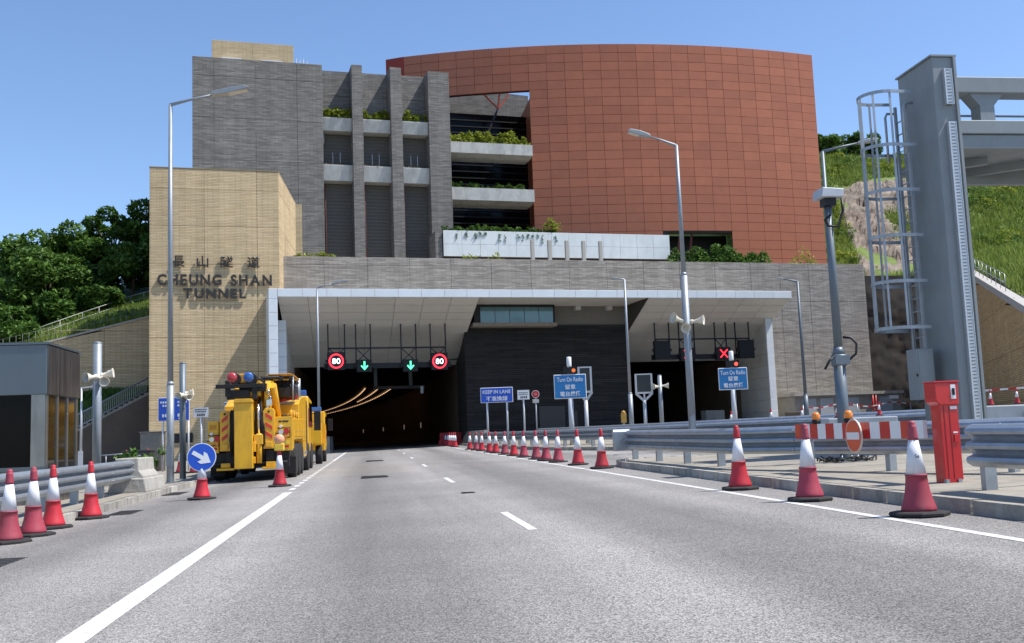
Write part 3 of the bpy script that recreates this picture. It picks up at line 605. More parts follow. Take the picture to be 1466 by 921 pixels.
# ------------------------------------------------------------------ tunnels
def tube_path(x0, n=30, step=8.0):
    out = []; p = Vector((x0, 83.4, 0)); h = R(8.6)
    for k in range(n):
        out.append((p.copy(), h)); p = p + Vector((math.sin(h), math.cos(h), 0)) * step; h -= step / 950
    return out
def tunnel(name, xl, xr, ztop, label, lit):
    o = thing(name, label, 'tunnel'); c = (xl + xr) / 2; hw = (xr - xl) / 2; path = tube_path(c)
    rg = [Vector((math.cos(h), -math.sin(h), 0)) for _, h in path]; pts = [Vector((p.x, p.y, ground_z(p.x, p.y))) for p, _ in path]
    def sw(nm, prof, mt): m = MB(); m.sweep(prof, pts, rg); m.build(nm, mt, o)
    sw('side_wall', [(-hw - .5, -.5), (-hw, -.5), (-hw, ztop), (-hw - .5, ztop)], TUNNEL)
    sw('side_wall', [(hw, -.5), (hw + .5, -.5), (hw + .5, ztop), (hw, ztop)], TUNNEL)
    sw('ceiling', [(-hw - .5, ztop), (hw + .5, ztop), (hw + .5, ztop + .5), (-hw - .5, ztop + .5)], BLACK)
    sw('roadway', [(-hw, -.2), (hw, -.2), (hw, -.005), (-hw, -.005)], ASPHALT)
    sw('wall_kerb', [(hw - .6, -.1), (hw, -.1), (hw, .9), (hw - .25, .9)], mat('tunnel_parapet', (.16, .13, .10), .8))
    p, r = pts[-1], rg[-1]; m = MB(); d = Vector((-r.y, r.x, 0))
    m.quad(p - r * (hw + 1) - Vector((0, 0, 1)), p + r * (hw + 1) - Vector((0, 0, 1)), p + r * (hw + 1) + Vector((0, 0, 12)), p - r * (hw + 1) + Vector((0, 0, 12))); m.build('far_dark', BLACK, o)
    if lit:
        for k, (i, z) in enumerate(((6, 2.2), (9, 2.2), (13, 2.2), (17, 2.2))):
            m = MB(); m.box(-.04, .0, -.35, .35, -.35, .35, Matrix.Rotation(-path[i][1], 4, 'Z')); x = m.build('wall_sign', emit('exit_sign_glow', (.9, .7, .55), .12), o); x.location = pts[i] + rg[i] * (hw - .02) + Vector((0, 0, z))
        fit = emit('tunnel_lamp', (1.0, .58, .30), .9)
        for row, off in enumerate((-1.5, .2, 1.9)):
            for k in range(14, 72 if row != 1 else 30):
                s_ = 5.6 + (k - 14) * .4; i = min(int(s_), len(pts) - 2); f = s_ - i
                q = pts[i].lerp(pts[i + 1], f) + rg[i] * (off + 1.0) + Vector((0, 0, ztop - .18)); h = path[i][1]
                m = MB(); m.box(-.07, .07, -.4, .4, -.04, .04, Matrix.Rotation(-h, 4, 'Z')); x = m.build('lamp_fitting', fit, o); x.location = q
    return o
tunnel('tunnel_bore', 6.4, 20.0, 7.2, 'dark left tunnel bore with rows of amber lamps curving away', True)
tunnel('tunnel_bore', 34.2, 47.0, 6.6, 'unlit dark right tunnel bore behind the tall lamp post', False)

# expansion joints across the island paving
for t in (5.5, 8.5, 11.5, 14.5, 17.5, 20.5, 23.5):
    m = MB(); m.quad(RP(t, 6.64, .139), RP(t, 12.4, .139), RP(t + .025, 12.4, .139), RP(t + .025, 6.64, .139)); m.build('paving_joint', JOINT, isl_a)
# ------------------------------------------------------------------ hills behind, with trees
def hill(name, f, x0, x1, y0, y1, nx, ny, material):
    m = MB(); vs = []
    for j in range(ny + 1):
        for i in range(nx + 1):
            x = x0 + (x1 - x0) * i / nx; y = y0 + (y1 - y0) * j / ny; vs.append((x, y, f(x, y)))
    m._add(vs, [(j * (nx + 1) + i, j * (nx + 1) + i + 1, (j + 1) * (nx + 1) + i + 1, (j + 1) * (nx + 1) + i) for j in range(ny) for i in range(nx)], True)
    return tag(m.build(name, material, fix=False), kind='structure')
def wob(x, y, s=1.0): return s * (math.sin(x * .37 + y * .21) * .5 + math.sin(x * .83 - y * .51 + 1.3) * .3 + math.sin(x * 1.9 + y * 1.3) * .15)
def smooth(a, b, x): t = max(0, min(1, (x - a) / (b - a))); return t * t * (3 - 2 * t)
def left_hill(x, y):
    base = max(11.5 + (x + 4.93) * .265, 4.5)
    return base + min(max(0, y - 85.6) * .30, 8.5) + wob(x, y, .25)
hill('left_hill', left_hill, -90, -4.0, 85.5, 150, 50, 30, HILLG)
def right_hill(x, y):
    # rises behind the portal wall and the right retaining wall
    k = smooth(56, 66, x)
    up = max(0, (y - 88) + (x - 66) * .25)
    return 13.5 + min(up * .62, 26.5 + wob(x * .2, y * .2)) + wob(x, y, .5) - (1 - k) * 10
hill('right_hill', right_hill, 57.5, 220, 84, 230, 80, 60, HILLG)
def leaf_cloud(name, centers, n, size, material, parent, flat=1.0):
    """leaf-sized faces scattered round a list of (centre, radius)"""
    vs = []; fs = []; rnd = random.random; tot = sum(r ** 2 for _, r in centers)
    for c, r in centers:
        for _ in range(max(3, int(n * r * r / tot))):
            while True:
                p = Vector((rnd() * 2 - 1, rnd() * 2 - 1, rnd() * 2 - 1))
                if .25 < p.length < 1: break
            p = p.normalized() * (p.length ** .5)
            q = Vector(c) + Vector((p.x * r, p.y * r, p.z * r * flat))
            a = Vector((rnd() - .5, rnd() - .5, rnd() * .6 - .15)).normalized(); b = a.cross(Vector((rnd() - .5, rnd() - .5, rnd() + .3))).normalized()
            s = size * (.6 + rnd() * .8); k = len(vs)
            vs += [q - a * s, q + b * s * .45, q + a * s, q - b * s * .45]; fs.append((k, k + 1, k + 2, k + 3))
    m = MB(); m.v = [tuple(v) for v in vs]; m.f = fs; m.mi = [0] * len(fs); m.sm = [False] * len(fs)
    return m.build(name, material, parent, fix=False)
def tree(loc, h, w, label, material, leaves=4200, group='trees on the hillside', cat='tree', leaf=.30, open_=.5):
    o = thing('broadleaf_tree', label, cat, loc, random.uniform(0, 6), group)
    m = MB(); th = h * .45
    lean = Vector((random.uniform(-.4, .4), random.uniform(-.4, .4), 0))
    m.tube([(0, 0, -.6), lean * .4 + Vector((0, 0, th * .5)), lean + Vector((0, 0, th)), lean * 1.3 + Vector((0, 0, h * .8))], [h * .03, h * .024, h * .017, h * .006], 7)
    cs = []
    for k in range(int(13 + w)):
        a = random.uniform(0, 6.28); zz = random.uniform(.32, .93); rr = w * .5 * math.sqrt(max(.05, 1 - ((zz - .55) / .48) ** 2)) * random.uniform(.45, .98)
        c = Vector((math.cos(a) * rr, math.sin(a) * rr, h * zz)) + lean; cs.append((c, random.uniform(.12, .24) * w))
        if k % 2 == 0: m.tube([lean * .6 + Vector((0, 0, h * .3 + h * .2 * random.random())), c * .6 + Vector((0, 0, h * .2)), c], [h * .012, h * .008, h * .004], 5)
    m.build('trunk', BARK, o); leaf_cloud('crown', cs, leaves, leaf, material, o, .75); return o
TL = [(-5.6, 104, 8.6, 6.0, 'tall open-crowned green tree just left of the sandy tower', LEAFM), (-9.4, 105, 9.0, 6.2, 'open-crowned green tree with bare stems, second from the sandy tower', LEAFM),
      (-12.8, 104, 7.6, 7.2, 'broad dark tree at the middle of the left skyline', LEAFD), (-16.0, 103, 8.6, 7.2, 'broad dark rounded tree forming the left peak of the wood', LEAFD),
      (-18.9, 102, 4.6, 5.4, 'dark tree at the left shoulder of the wooded hill', LEAFD), (-21.0, 100, 3.2, 5.0, 'dark tree sloping down to the left edge of the picture', LEAFD),
      (-18.0, 107, 5.2, 6.5, 'dark tree behind the shoulder of the left wood', LEAFD), (-13.5, 108, 6.0, 7.0, 'dark tree showing through gaps behind the left wood', LEAFD),
      (-7.2, 99.5, 5.4, 5.8, 'dark dense tree under the tall open crowns beside the tower', LEAFD), (-10.8, 98.5, 5.6, 6.4, 'dense dark tree above the grassy bank', LEAFD),
      (-14.2, 97, 6.2, 6.8, 'dark dense tree halfway up the left slope', LEAFD), (-17.4, 96, 4.8, 6.0, 'shady dark tree low on the left slope', LEAFD), (-20.2, 94, 3.6, 5.4, 'low dark tree at the left edge of the hill', LEAFD),
      (-12.8, 92.5, 2.7, 3.6, 'bright leafy bush between wood and grassy bank', LEAFM), (-15.6, 90.5, 3.0, 4.0, 'bright leafy bush on the lower bank, left of the grass', LEAFM), (-18.2, 88.6, 3.2, 4.2, 'bright green bush behind the booth roof', LEAFM), (-9.6, 94.6, 2.4, 3.4, 'pale green bush beside the hillside railing', LEAFM), (-14.6, 87.6, 1.9, 3.0, 'small bright bush at the foot of the hillside railing', LEAFM)]
for x, y, h, w, lab, mt_ in TL: tree((x, y, left_hill(x, y)), h, w, lab, mt_, 5200 if h > 5 else 2600)
for x, y, h, w, lab in ((88.0, 128, 6.0, 5, 'dark tree on the right hilltop, next to the red building'), (92.6, 129, 7.2, 6.5, 'larger dark tree on the right hilltop behind the ladder cage'), (96.0, 129, 6.6, 6, 'dark tree on the right hilltop, nearest the gantry column')):
    tree((x, y, right_hill(x, y) - 1), h, w, lab, LEAFD, 4200, 'trees on the right hilltop')
def in_rock(x, y):
    v = (y - 90.8) / 25.7
    if not 0.02 < v < .98: return False
    xa = 66 + (80.5 - 66) * v; xb = 75.5 + (96.5 - 75.5) * v
    return xa + .8 < x < xb - .8 and not (x > xb - 6 and .3 < v < .62)
def grass(name, f, pts, h, material, label, blades=5):
    vs = []; fs = []
    for x, y in pts:
        z = f(x, y)
        for _ in range(blades):
            a = random.uniform(0, 6.28); w = .05 + .05 * random.random(); hh = h * random.uniform(.5, 1.3); dx, dy = math.cos(a), math.sin(a); le = random.uniform(.1, .7) * hh
            ox, oy = x + random.uniform(-.3, .3), y + random.uniform(-.3, .3); k = len(vs); b = random.uniform(0, 6.28)
            vs += [(ox - dx * w, oy - dy * w, z - .1), (ox + dx * w, oy + dy * w, z - .1), (ox + math.cos(b) * le, oy + math.sin(b) * le, z + hh)]; fs.append((k, k + 1, k + 2))
    m = MB(); m.v = vs; m.f = fs; m.mi = [0] * len(fs); m.sm = [False] * len(fs)
    return tag(m.build(name, material, fix=False), label, 'grass', kind='stuff')
grass('bank_grass', left_hill, [(random.uniform(-20, -4.6), random.uniform(85.7, 98)) for _ in range(7000)], .6, LEAFY, 'tall bright grass on the bank behind the left retaining wall')
grass('slope_grass', right_hill, [q for q in ((random.uniform(62, 122), random.uniform(88, 133)) for _ in range(24000)) if not in_rock(*q)], .8, LEAFY, 'bright tall grass covering the right hillside')
# rock cut on the right hill
def rock_face(name, label, quad4, material, nu, nv, amp):
    m = MB(); vs = []; A, B, C_, D = [Vector(p) for p in quad4]; nrm = (B - A).cross(D - A).normalized()
    for j in range(nv + 1):
        for i in range(nu + 1):
            u, v = i / nu, j / nv; p = (A * (1 - u) + B * u) * (1 - v) + (D * (1 - u) + C_ * u) * v
            e = min(1, 6 * min(u, 1 - u, v, 1 - v) + .15)
            k = wob(p.x * 1.1 + p.z, p.y + p.z * 1.7) + .6 * wob(p.x * 2.9 - p.z * 2.1, p.y * 2 + p.z * 1.1) + random.uniform(-.35, .35)
            vs.append(p + nrm * amp * k * e + Vector((random.uniform(-.2, .2), 0, random.uniform(-.2, .2))) * amp * e)
    m._add(vs, [(j * (nu + 1) + i, j * (nu + 1) + i + 1, (j + 1) * (nu + 1) + i + 1, (j + 1) * (nu + 1) + i) for j in range(nv) for i in range(nu)], True)
    o = m.build(name, material, fix=False); return tag(o, label, 'rock')
_rc = [Vector((66, 91)), Vector((75.5, 90.5)), Vector((96.5, 116.5)), Vector((80.5, 116.5))]
m = MB(); vs = []; nu, nv = 34, 44
for j in range(nv + 1):
    for i in range(nu + 1):
        u, v = i / nu, j / nv; p = (_rc[0] * (1 - u) + _rc[1] * u) * (1 - v) + (_rc[3] * (1 - u) + _rc[2] * u) * v
        e = min(1, 9 * min(u, 1 - u, v, 1 - v)); st_ = .5 * math.floor(v * 9 + .8 * wob(p.x, p.y * .6)) / 9
        vs.append((p.x + random.uniform(-.15, .15), p.y + random.uniform(-.15, .15), right_hill(p.x, p.y) - .5 + e * (.75 + .75 * wob(p.x * 1.3, p.y * 1.0) + .4 * wob(p.x * 3.1 + 1, p.y * 2.3) + 1.2 * st_ + random.uniform(-.12, .12))))
m._add(vs, [(j * (nu + 1) + i, j * (nu + 1) + i + 1, (j + 1) * (nu + 1) + i + 1, (j + 1) * (nu + 1) + i) for j in range(nv) for i in range(nu)])
tag(m.build('rock_cut', ROCK, fix=False), 'bare brown rock cutting on the right hillside behind the ladder', 'rock')
rock_face('rock_cut', 'brown-stained rock face with shade in its dark colour, between grey wall and gantry column', [(57.9, 81.5, -.5), (74, 76, -.5), (75, 80, 15), (58.2, 84, 15.4)], DROCK, 60, 40, .22)

# ------------------------------------------------------------------ side retaining walls
lw = thing('retaining_wall', 'sandy stone retaining wall below the grassy bank left of the tower', 'wall')
def lw_top(x): return 11.6 + (x + 4.93) * .265
m = MB(); m.prism([(-30, -1.5), (-4.5, -1.5), (-4.5, lw_top(-4.5)), (-30, lw_top(-30))], 85.09, 86, 'xz'); m.build('core', JOINT, lw)
xs_ = [-4.5, -8.2, -11.9, -15.6, -19.3, -23.0]
for xb, xa in zip(xs_, xs_[1:]):
    for z0, z1 in ((-1, 1.9), (1.9, 4.8), (4.8, 7.7), (7.7, 10.6), (10.6, 13)):
        za, zb = min(z1 - .02, lw_top(xa)), min(z1 - .02, lw_top(xb))
        if zb <= z0 + .05: continue
        za = max(za, z0 + .02); m = MB(); m.prism([(xa + .01, z0), (xb - .01, z0), (xb - .01, zb), (xa + .01, za)], 85.0, 85.09, 'xz'); m.build('panel', TAN, lw)
m = MB(); m.prism([(-30, lw_top(-30)), (-4.5, lw_top(-4.5)), (-4.5, lw_top(-4.5) + .16), (-30, lw_top(-30) + .16)], 84.9, 86.1, 'xz'); m.build('coping', CONC, lw)
def fence_run(name, label, pts, h, nb, material, cat='railing', r=.025):
    o = thing(name, label, cat)
    for a, b in zip(pts, pts[1:]):
        a, b = Vector(a), Vector(b)
        for zz in (h, h * .5): m = MB(); m.tube([a + Vector((0, 0, zz)), b + Vector((0, 0, zz))], r, 6); m.build('rail', material, o)
        for k in range(nb + 1):
            p = a.lerp(b, k / nb); m = MB(); m.tube([p - Vector((0, 0, .15)), p + Vector((0, 0, h))], r, 6); m.build('post', material, o)
    return o
DULL = mat('dull_fence_steel', (.20, .21, .20), .6, .4)
fence_run('hillside_fence', 'thin wire fence along the top of the left retaining wall', [(-16, 85.5, lw_top(-16) + .15), (-10.5, 85.5, lw_top(-10.5) + .15), (-4.6, 85.5, lw_top(-4.6) + .15)], 1.1, 12, DULL, r=.014)
def lh(x, y): return (x, y, left_hill(x, y) + .1)
fence_run('hillside_stair_rail', 'pale handrail climbing the grassy bank toward the wood', [lh(-13.5, 87.5), lh(-10.5, 91), lh(-8.2, 94), lh(-7, 95.5), lh(-4.8, 95.5)], 1.0, 2, mat('faded_rail', (.40, .41, .36), .7), r=.03)
# left lawn in front of the retaining wall and the stair
def stair_z(x): return max(5.35 + (x + 4.7) * .53, .6)
def lawn(x, y):
    k = max(0, min(1, (y - 80.6) / 4.4)); return (stair_z(x) + .25) * (1 - k) + (5.9 + (x + 5) * .02) * k + wob(x, y, .05)
hill('lawn', lambda x, y: lawn(x, y), -20, -4.5, 80.6, 85.05, 16, 8, HILLG)
grass('lawn_grass', lawn, [(random.uniform(-16, -4.7), random.uniform(80.7, 84.9)) for _ in range(2600)], .3, LEAFM, 'short dark grass below the left retaining wall')
st = thing('outdoor_stair', 'concrete stair with metal railing rising to the sandy tower', 'stair')
m = MB(); m.prism([(-18, -1.2), (-4.5, -1.2), (-4.5, stair_z(-4.5) - .25), (-13, stair_z(-13) - .25), (-18, .35)], 79.4, 79.7, 'xz'); m.build('side_wall', mat('stair_side', (.075, .06, .048), .9, var=.2, scale=.8), st)
for k in range(24):
    x = -13.2 + k * .36; m = MB(); m.box(x, x + .37, 79.7, 80.7, stair_z(x) - .4, stair_z(x + .18)); m.build('step', CONC, st)
for zz in (.1, 1.0):
    m = MB(); m.tube([(-18, 79.5, .6 + zz), (-13.6, 79.5, stair_z(-13.6) + zz), (-4.6, 79.5, stair_z(-4.6) + zz)], .05, 6); m.build('handrail', STEEL, st)
for k in range(58):
    x = -13 + k * .145; z = stair_z(x); m = MB(); m.box(x - .025, x + .025, 79.48, 79.52, z + .1, z + 1.0); m.build('baluster', DULL, st)
# right retaining wall, in shade
rw = thing('retaining_wall', 'brown stone retaining wall with sloping railed top at the right edge', 'wall')
TANR = strip_mat('right_stone_cladding', (.60, .40, .18), (.50, .33, .145), (.22, .14, .065), row=.13, streak=.08)
A_, B_ = Vector((66.0, 77.4, 0)), Vector((30.0, 26.2, 0)); dv = (B_ - A_); Lr = dv.length; dv.normalize(); rz_ = math.atan2(dv.y, dv.x)
def rtop(s): return 15.6 - s * .221
m = MB(); m.prism([(0, -1), (Lr, -1), (Lr, rtop(Lr)), (0, rtop(0))], .1, 1.2, 'xz', Matrix.Translation(A_) @ Matrix.Rotation(rz_, 4, 'Z')); m.build('core', JOINT, rw)
sx_ = 0.0
while sx_ < Lr - 1:
    s1 = min(sx_ + 3.6, Lr)
    for z0 in (-.9, 2.1, 5.1, 8.1, 11.1):
        z1a, z1b = min(z0 + 2.98, rtop(sx_)), min(z0 + 2.98, rtop(s1))
        if z1a <= z0 + .1: continue
        z1b = max(z1b, z0 + .02)
        m = MB(); m.prism([(sx_ + .01, z0), (s1 - .01, z0), (s1 - .01, z1b), (sx_ + .01, z1a)], 0, .1, 'xz', Matrix.Translation(A_) @ Matrix.Rotation(rz_, 4, 'Z')); m.build('panel', TANR, rw)
    sx_ = s1
m = MB(); m.prism([(0, rtop(0)), (Lr, rtop(Lr)), (Lr, rtop(Lr) + .45), (0, rtop(0) + .45)], -.1, .5, 'xz', Matrix.Translation(A_) @ Matrix.Rotation(rz_, 4, 'Z')); m.build('coping', mat('pale_coping', (.40, .38, .35), .8, var=.15), rw)
nv_ = Vector((-dv.y, dv.x, 0))
fence_run('wall_top_railing', 'grey railing on the sloping top of the right retaining wall', [A_ + dv * s + nv_ * .2 + Vector((0, 0, rtop(s) + .45)) for s in (2, 12, 22, 32)], 1.1, 5, STEEL)
m = MB()
vs = []
for k in range(12):
    s = k * Lr / 11
    for q, (off, dz) in enumerate(((1.2, .1), (6, 1.2), (16, 5.5), (40, 15.5))):
        p = A_ + dv * s + nv_ * off * 1.0; vs.append((p.x, p.y, rtop(s) * (1 - q * .12) + dz + q * 1.6 + wob(p.x, p.y, .3)))
m._add(vs, [(i * 4 + j, i * 4 + j + 1, (i + 1) * 4 + j + 1, (i + 1) * 4 + j) for i in range(11) for j in range(3)], True)
rbank = tag(m.build('right_bank', HILLG, fix=False), kind='structure')
def rb_pts():
    out = []
    for _ in range(7000):
        i = random.randrange(11); j = random.randrange(3); a, b, c, d = [Vector(vs[q]) for q in (i * 4 + j, i * 4 + j + 1, (i + 1) * 4 + j + 1, (i + 1) * 4 + j)]
        u, v = random.random(), random.random(); out.append((a * (1 - u) + b * u) * (1 - v) + (d * (1 - u) + c * u) * v)
    return out
_z = {}
_pl = []
for p in rb_pts(): _z[(p.x, p.y)] = p.z; _pl.append((p.x, p.y))
grass('bank_grass', lambda x, y: _z[(x, y)], _pl, .8, LEAFY, 'bright grass on the bank above the right retaining wall', 4)
def scrub(name, label, f, pts, material, r=(.5, 1.1), leaves=60, leaf=.2):
    cs = [((x, y, f(x, y) + random.uniform(.1, .5)), random.uniform(*r)) for x, y in pts]
    return tag(leaf_cloud(name, cs, leaves * len(cs), leaf, material, None, .7), label, 'scrub', kind='stuff')
def clumps(x0, x1, y0, y1, n, k):
    out = []
    for _ in range(n):
        cx, cy = random.uniform(x0, x1), random.uniform(y0, y1)
        for _ in range(k): out.append((cx + random.gauss(0, 1.6), cy + random.gauss(0, 1.2)))
    return [q for q in out if not in_rock(*q)]
scrub('hillside_scrub', 'mixed green scrub scattered over the right hillside', right_hill, clumps(66, 118, 90, 131, 46, 7), LEAFM)
scrub('hillside_scrub', 'pale yellow-green scrub over the right hillside', right_hill, clumps(66, 118, 90, 131, 40, 7), LEAFL)
scrub('bank_scrub', 'green scrub over the bank left of the tower', left_hill, clumps(-16, -5, 87, 97, 16, 6), LEAFM, (.3, .7), 50, .16)
fence_run('hillside_fence', 'dark wire fence crossing the right grassy bank', [A_ + dv * s + nv_ * 7 + Vector((0, 0, rtop(s) * .88 + 3.2)) for s in (2, 14, 26)], 1.1, 5, BLACK)

# ------------------------------------------------------------------ planting on the building
def shrubs(name, label, x0, x1, y, z, h, n, material, leaf=.22, depth=.5, trail=0.0, cat='shrub', bumps=None):
    o = thing(name, label, cat, ((x0 + x1) / 2, y, z)); cs = []; k = bumps or max(4, int((x1 - x0) / .45))
    for i in range(k):
        x = -(x1 - x0) / 2 + (x1 - x0) * (i + .5) / k; hh = h * random.uniform(.55, 1.15)
        cs.append(((x + random.uniform(-.2, .2), random.uniform(-.15, .15), hh * .35), max(.2, hh * .42)))
        for _ in range(2): cs.append(((x + random.uniform(-.3, .3), random.uniform(-.2, .2), hh * random.uniform(.5, .95)), hh * random.uniform(.14, .26)))
        if trail and random.random() < .7: 
            tl = trail * random.uniform(.3, 1)
            for q in range(3): cs.append(((x, -depth * .55, -tl * (q + 1) / 3), .14))
    leaf_cloud('foliage', cs, n, leaf, material, o)
    m = MB()
    for i in range(k): x = -(x1 - x0) / 2 + (x1 - x0) * (i + .5) / k; m.tube([(x, 0, -.3), (x + .1, 0, h * .5)], .015, 4)
    m.build('stem', BARK, o); return o
for k, (a, b) in enumerate(bays):
    w_ = ('left', 'middle', 'right')[k]
    shrubs('planter_shrubs', 'yellow-green shrubs in the upper planter of the %s recessed bay' % w_, a, b, GYY + .85, 31.35, 1.15, 1100, LEAFL, .17)
    shrubs('dry_planter_plants', 'sparse dry plants in the lower planter of the %s recessed bay' % w_, a, b, GYY + .7, 26.75, .35, 200, leaf_mat('dry_leaf', (.10, .07, .05), (.19, .15, .10)), .12)
shrubs('terrace_shrubs', 'dense yellow-green shrubs along the upper terrace edge', 22.2, 30.8, 94.9, 30.0, 1.5, 2600, LEAFL, .2)
shrubs('terrace_shrubs', 'low green shrubs along the middle terrace edge', 22.3, 30.2, 94.8, 25.4, .9, 1200, LEAFM, .18)
shrubs('trailing_shrubs', 'green shrubs spilling over the left part of the white balcony', 20.5, 31.6, 89.4, 20.05, .65, 2600, LEAFM, .17, trail=1.0)
shrubs('weed_tuft', 'taller weed at the right end of the balcony planting', 30.6, 31.7, 89.5, 20.3, 1.2, 260, LEAFL, .15)
shrubs('clipped_hedge', 'dark green clipped hedge on the terrace under the dark opening', 42.5, 52.8, 87.8, 16.3, 2.3, 7000, LEAFM, .19, bumps=26)
shrubs('weed_tuft', 'tall weeds on the wall top near the gold panel', 6.0, 9.4, 80.4, 15.6, .8, 300, LEAFL, .16)
shrubs('weed_tuft', 'weeds on the wall top at the far right end', 54.2, 56.2, 84, 15.9, 2.0, 260, LEAFL, .16)
shrubs('weed_tuft', 'small weeds on the wall top under the balcony left end', 20.6, 24.0, 82, 15.6, 1.1, 240, LEAFL, .16)
shrubs('booth_plants', 'green potted plants beside the left booth', -2.9, -1.6, 33.5, .4, .9, 420, LEAFM, .12)

# ------------------------------------------------------------------ traffic cones
def cone_meshes(red, tagname):
    o = {}
    m = MB(); m.lathe([(.30, 0), (.315, .012), (.315, .035), (.30, .048), (.19, .056)], 8, smooth=False); o['base'] = (m, RUBBER)
    m = MB(); m.lathe([(.185, .05), (.184, .085), (.172, .12), (.150, .19), (.130, .27), (.118, .36), (.112, .43), (.118, .432), (.118, .445), (.107, .447)], 24); o['skirt'] = (m, red)
    m = MB(); m.lathe([(.108, .447), (.054, .822)], 24); o['sleeve'] = (m, SLEEVE)
    m = MB(); m.lathe([(.058, .820), (.056, .85), (.047, .955), (.046, .97), (.040, .975), (.042, 1.0), (.034, 1.022), (0.0, 1.03)], 20); o['tip'] = (m, red)
    r = thing('traffic_cone', 'x', 'traffic cone')
    for k, (mb, mt_) in o.items(): mb.build(k, mt_, r)
    return r
CONE_A, CONE_B = cone_meshes(RED, 'a'), cone_meshes(REDF, 'b'); _cone_used = set()
def cone(X, Y, label, group, faded=False, rz=None, sleeve_dirty=False, dz=0.0, name='traffic_cone'):
    src = CONE_B if faded else CONE_A
    if faded not in _cone_used: _cone_used.add(faded); o = src
    else: o = clone(src)
    o.location = (X, Y, ground_z(X, Y) + dz); o.rotation_euler = (random.uniform(-.012, .012), random.uniform(-.012, .012), random.uniform(0, 6) if rz is None else rz)
    o['label'] = label; o['group'] = group; return o
GR, GL = 'cones along the right edge line', 'cones beside the left guardrail'
ordn = ['first', 'second', 'third', 'fourth', 'fifth', 'sixth', 'seventh', 'eighth', 'ninth', 'tenth', 'eleventh', 'twelfth', 'thirteenth', 'fourteenth', 'fifteenth', 'sixteenth', 'seventeenth', 'eighteenth', 'nineteenth', 'twentieth', 'twenty-first', 'twenty-second']
CR_ = [(7.36, 9.40, 1), (7.68, 12.0, 1), (8.12, 14.66, 0), (9.66, 24.59, 0), (10.11, 27.59, 0), (10.50, 30.48, 1), (10.75, 32.45, 1), (11.06, 34.48, 1), (11.55, 37.58, 1), (11.92, 40.17, 0), (12.36, 43.05, 1), (12.87, 46.36, 0), (13.12, 48.43, 0), (13.75, 52.31, 0), (14.12, 54.94, 1), (14.48, 57.83, 0),
       (16.3, 69.3, 0), (16.62, 71.2, 0), (16.95, 73.2, 0), (17.25, 75.2, 0), (17.6, 77.2, 0), (17.9, 79.4, 0)]
for i, (x, y, fd) in enumerate(CR_):
    lab = 'red and white cone on the right edge line, %s from the camera' % ordn[i]
    if i == 0: lab = 'largest red and white cone, black lettering on its sleeve, near the red post'
    c = cone(x, y, lab, GR, bool(fd), rz=(.6 if i == 0 else None))
    if i == 0: pass
first_cone_text = None
for i, (x, y, fd) in enumerate([(-2.75, 15.76, 1), (-2.58, 16.71, 1), (-2.49, 18.04, 0), (-2.11, 19.84, 0)]):
    cone(x, y, ['leftmost of the four cones by the left guardrail, cut by the picture edge', 'second of the four cones by the left guardrail, faded skirt', 'third of the four cones by the left guardrail, bright red', 'rightmost of the four cones by the left guardrail, standing apart'][i], GL, bool(fd))
cone(1.68, 27.35, 'cone carrying an amber warning lamp behind the yellow truck', 'lone cones around the truck')
cone(-.24, 23.75, 'cone carrying the round blue arrow sign', 'lone cones around the truck')
for i, (t, n) in enumerate(((42, -7.6), (41, -6.9), (46, -6.6))): p = RP(t, n); cone(p.x, p.y, ['far cone on the left pavement between the two poles', 'far cone on the left pavement behind the thin grey pole', 'far cone on the left pavement close to the truck'][i], 'far cones on the left pavement', False, dz=.13)
for i, (t, n) in enumerate(((46, -10.6), (47, -9.9))): p = RP(t, n); cone(p.x, p.y, ['left one of two far cones right of the booth', 'right one of two far cones right of the booth'][i], 'far cones by the booth', False, dz=.13)
# lettering on the nearest cone's sleeve
for o in COL.objects:
    if o.get('label', '').startswith('largest red'): 
        tm = text_mesh('Se', 'lettering', INK, o, (0, 0, 0), height=.042, thick=.001, bold=.01)
        base = Vector(o.location); look = math.atan2(-base.y, -base.x) + .35 - o.rotation_euler.z
        for v in tm.data.vertices:
            a = look + v.co.x / .087; zz = .625 + v.co.y; rr = .108 - (zz - .447) * .144 + .0015 + v.co.z * .5
            v.co = Vector((math.cos(a) * rr, math.sin(a) * rr, zz))
        tm.rotation_euler = (0, 0, 0)
# warning lamp on its cone
def z_of(X, Y): return ground_z(X, Y)
wl_ = thing('warning_lamp', 'round amber warning lamp with yellow battery case on a cone top', 'lamp', (1.68, 27.35, z_of(1.68, 27.35) + .93), -R(10))
m = MB(); m.box(-.13, .13, -.08, .08, 0, .2); m.build('battery_case', mat('case_yellow', (.75, .5, .05), .5), wl_, bevel=.03)
m = MB(); m.lathe([(.0, -.09), (.10, -.08), (.14, -.03), (.14, .03), (.10, .08), (0, .09)], 16, Matrix.Translation((0, 0, .30)) @ Matrix.Rotation(R(90), 4, 'X')); m.build('lens', mat('pale_amber', (.80, .36, .20), .3, coat=.4), wl_)
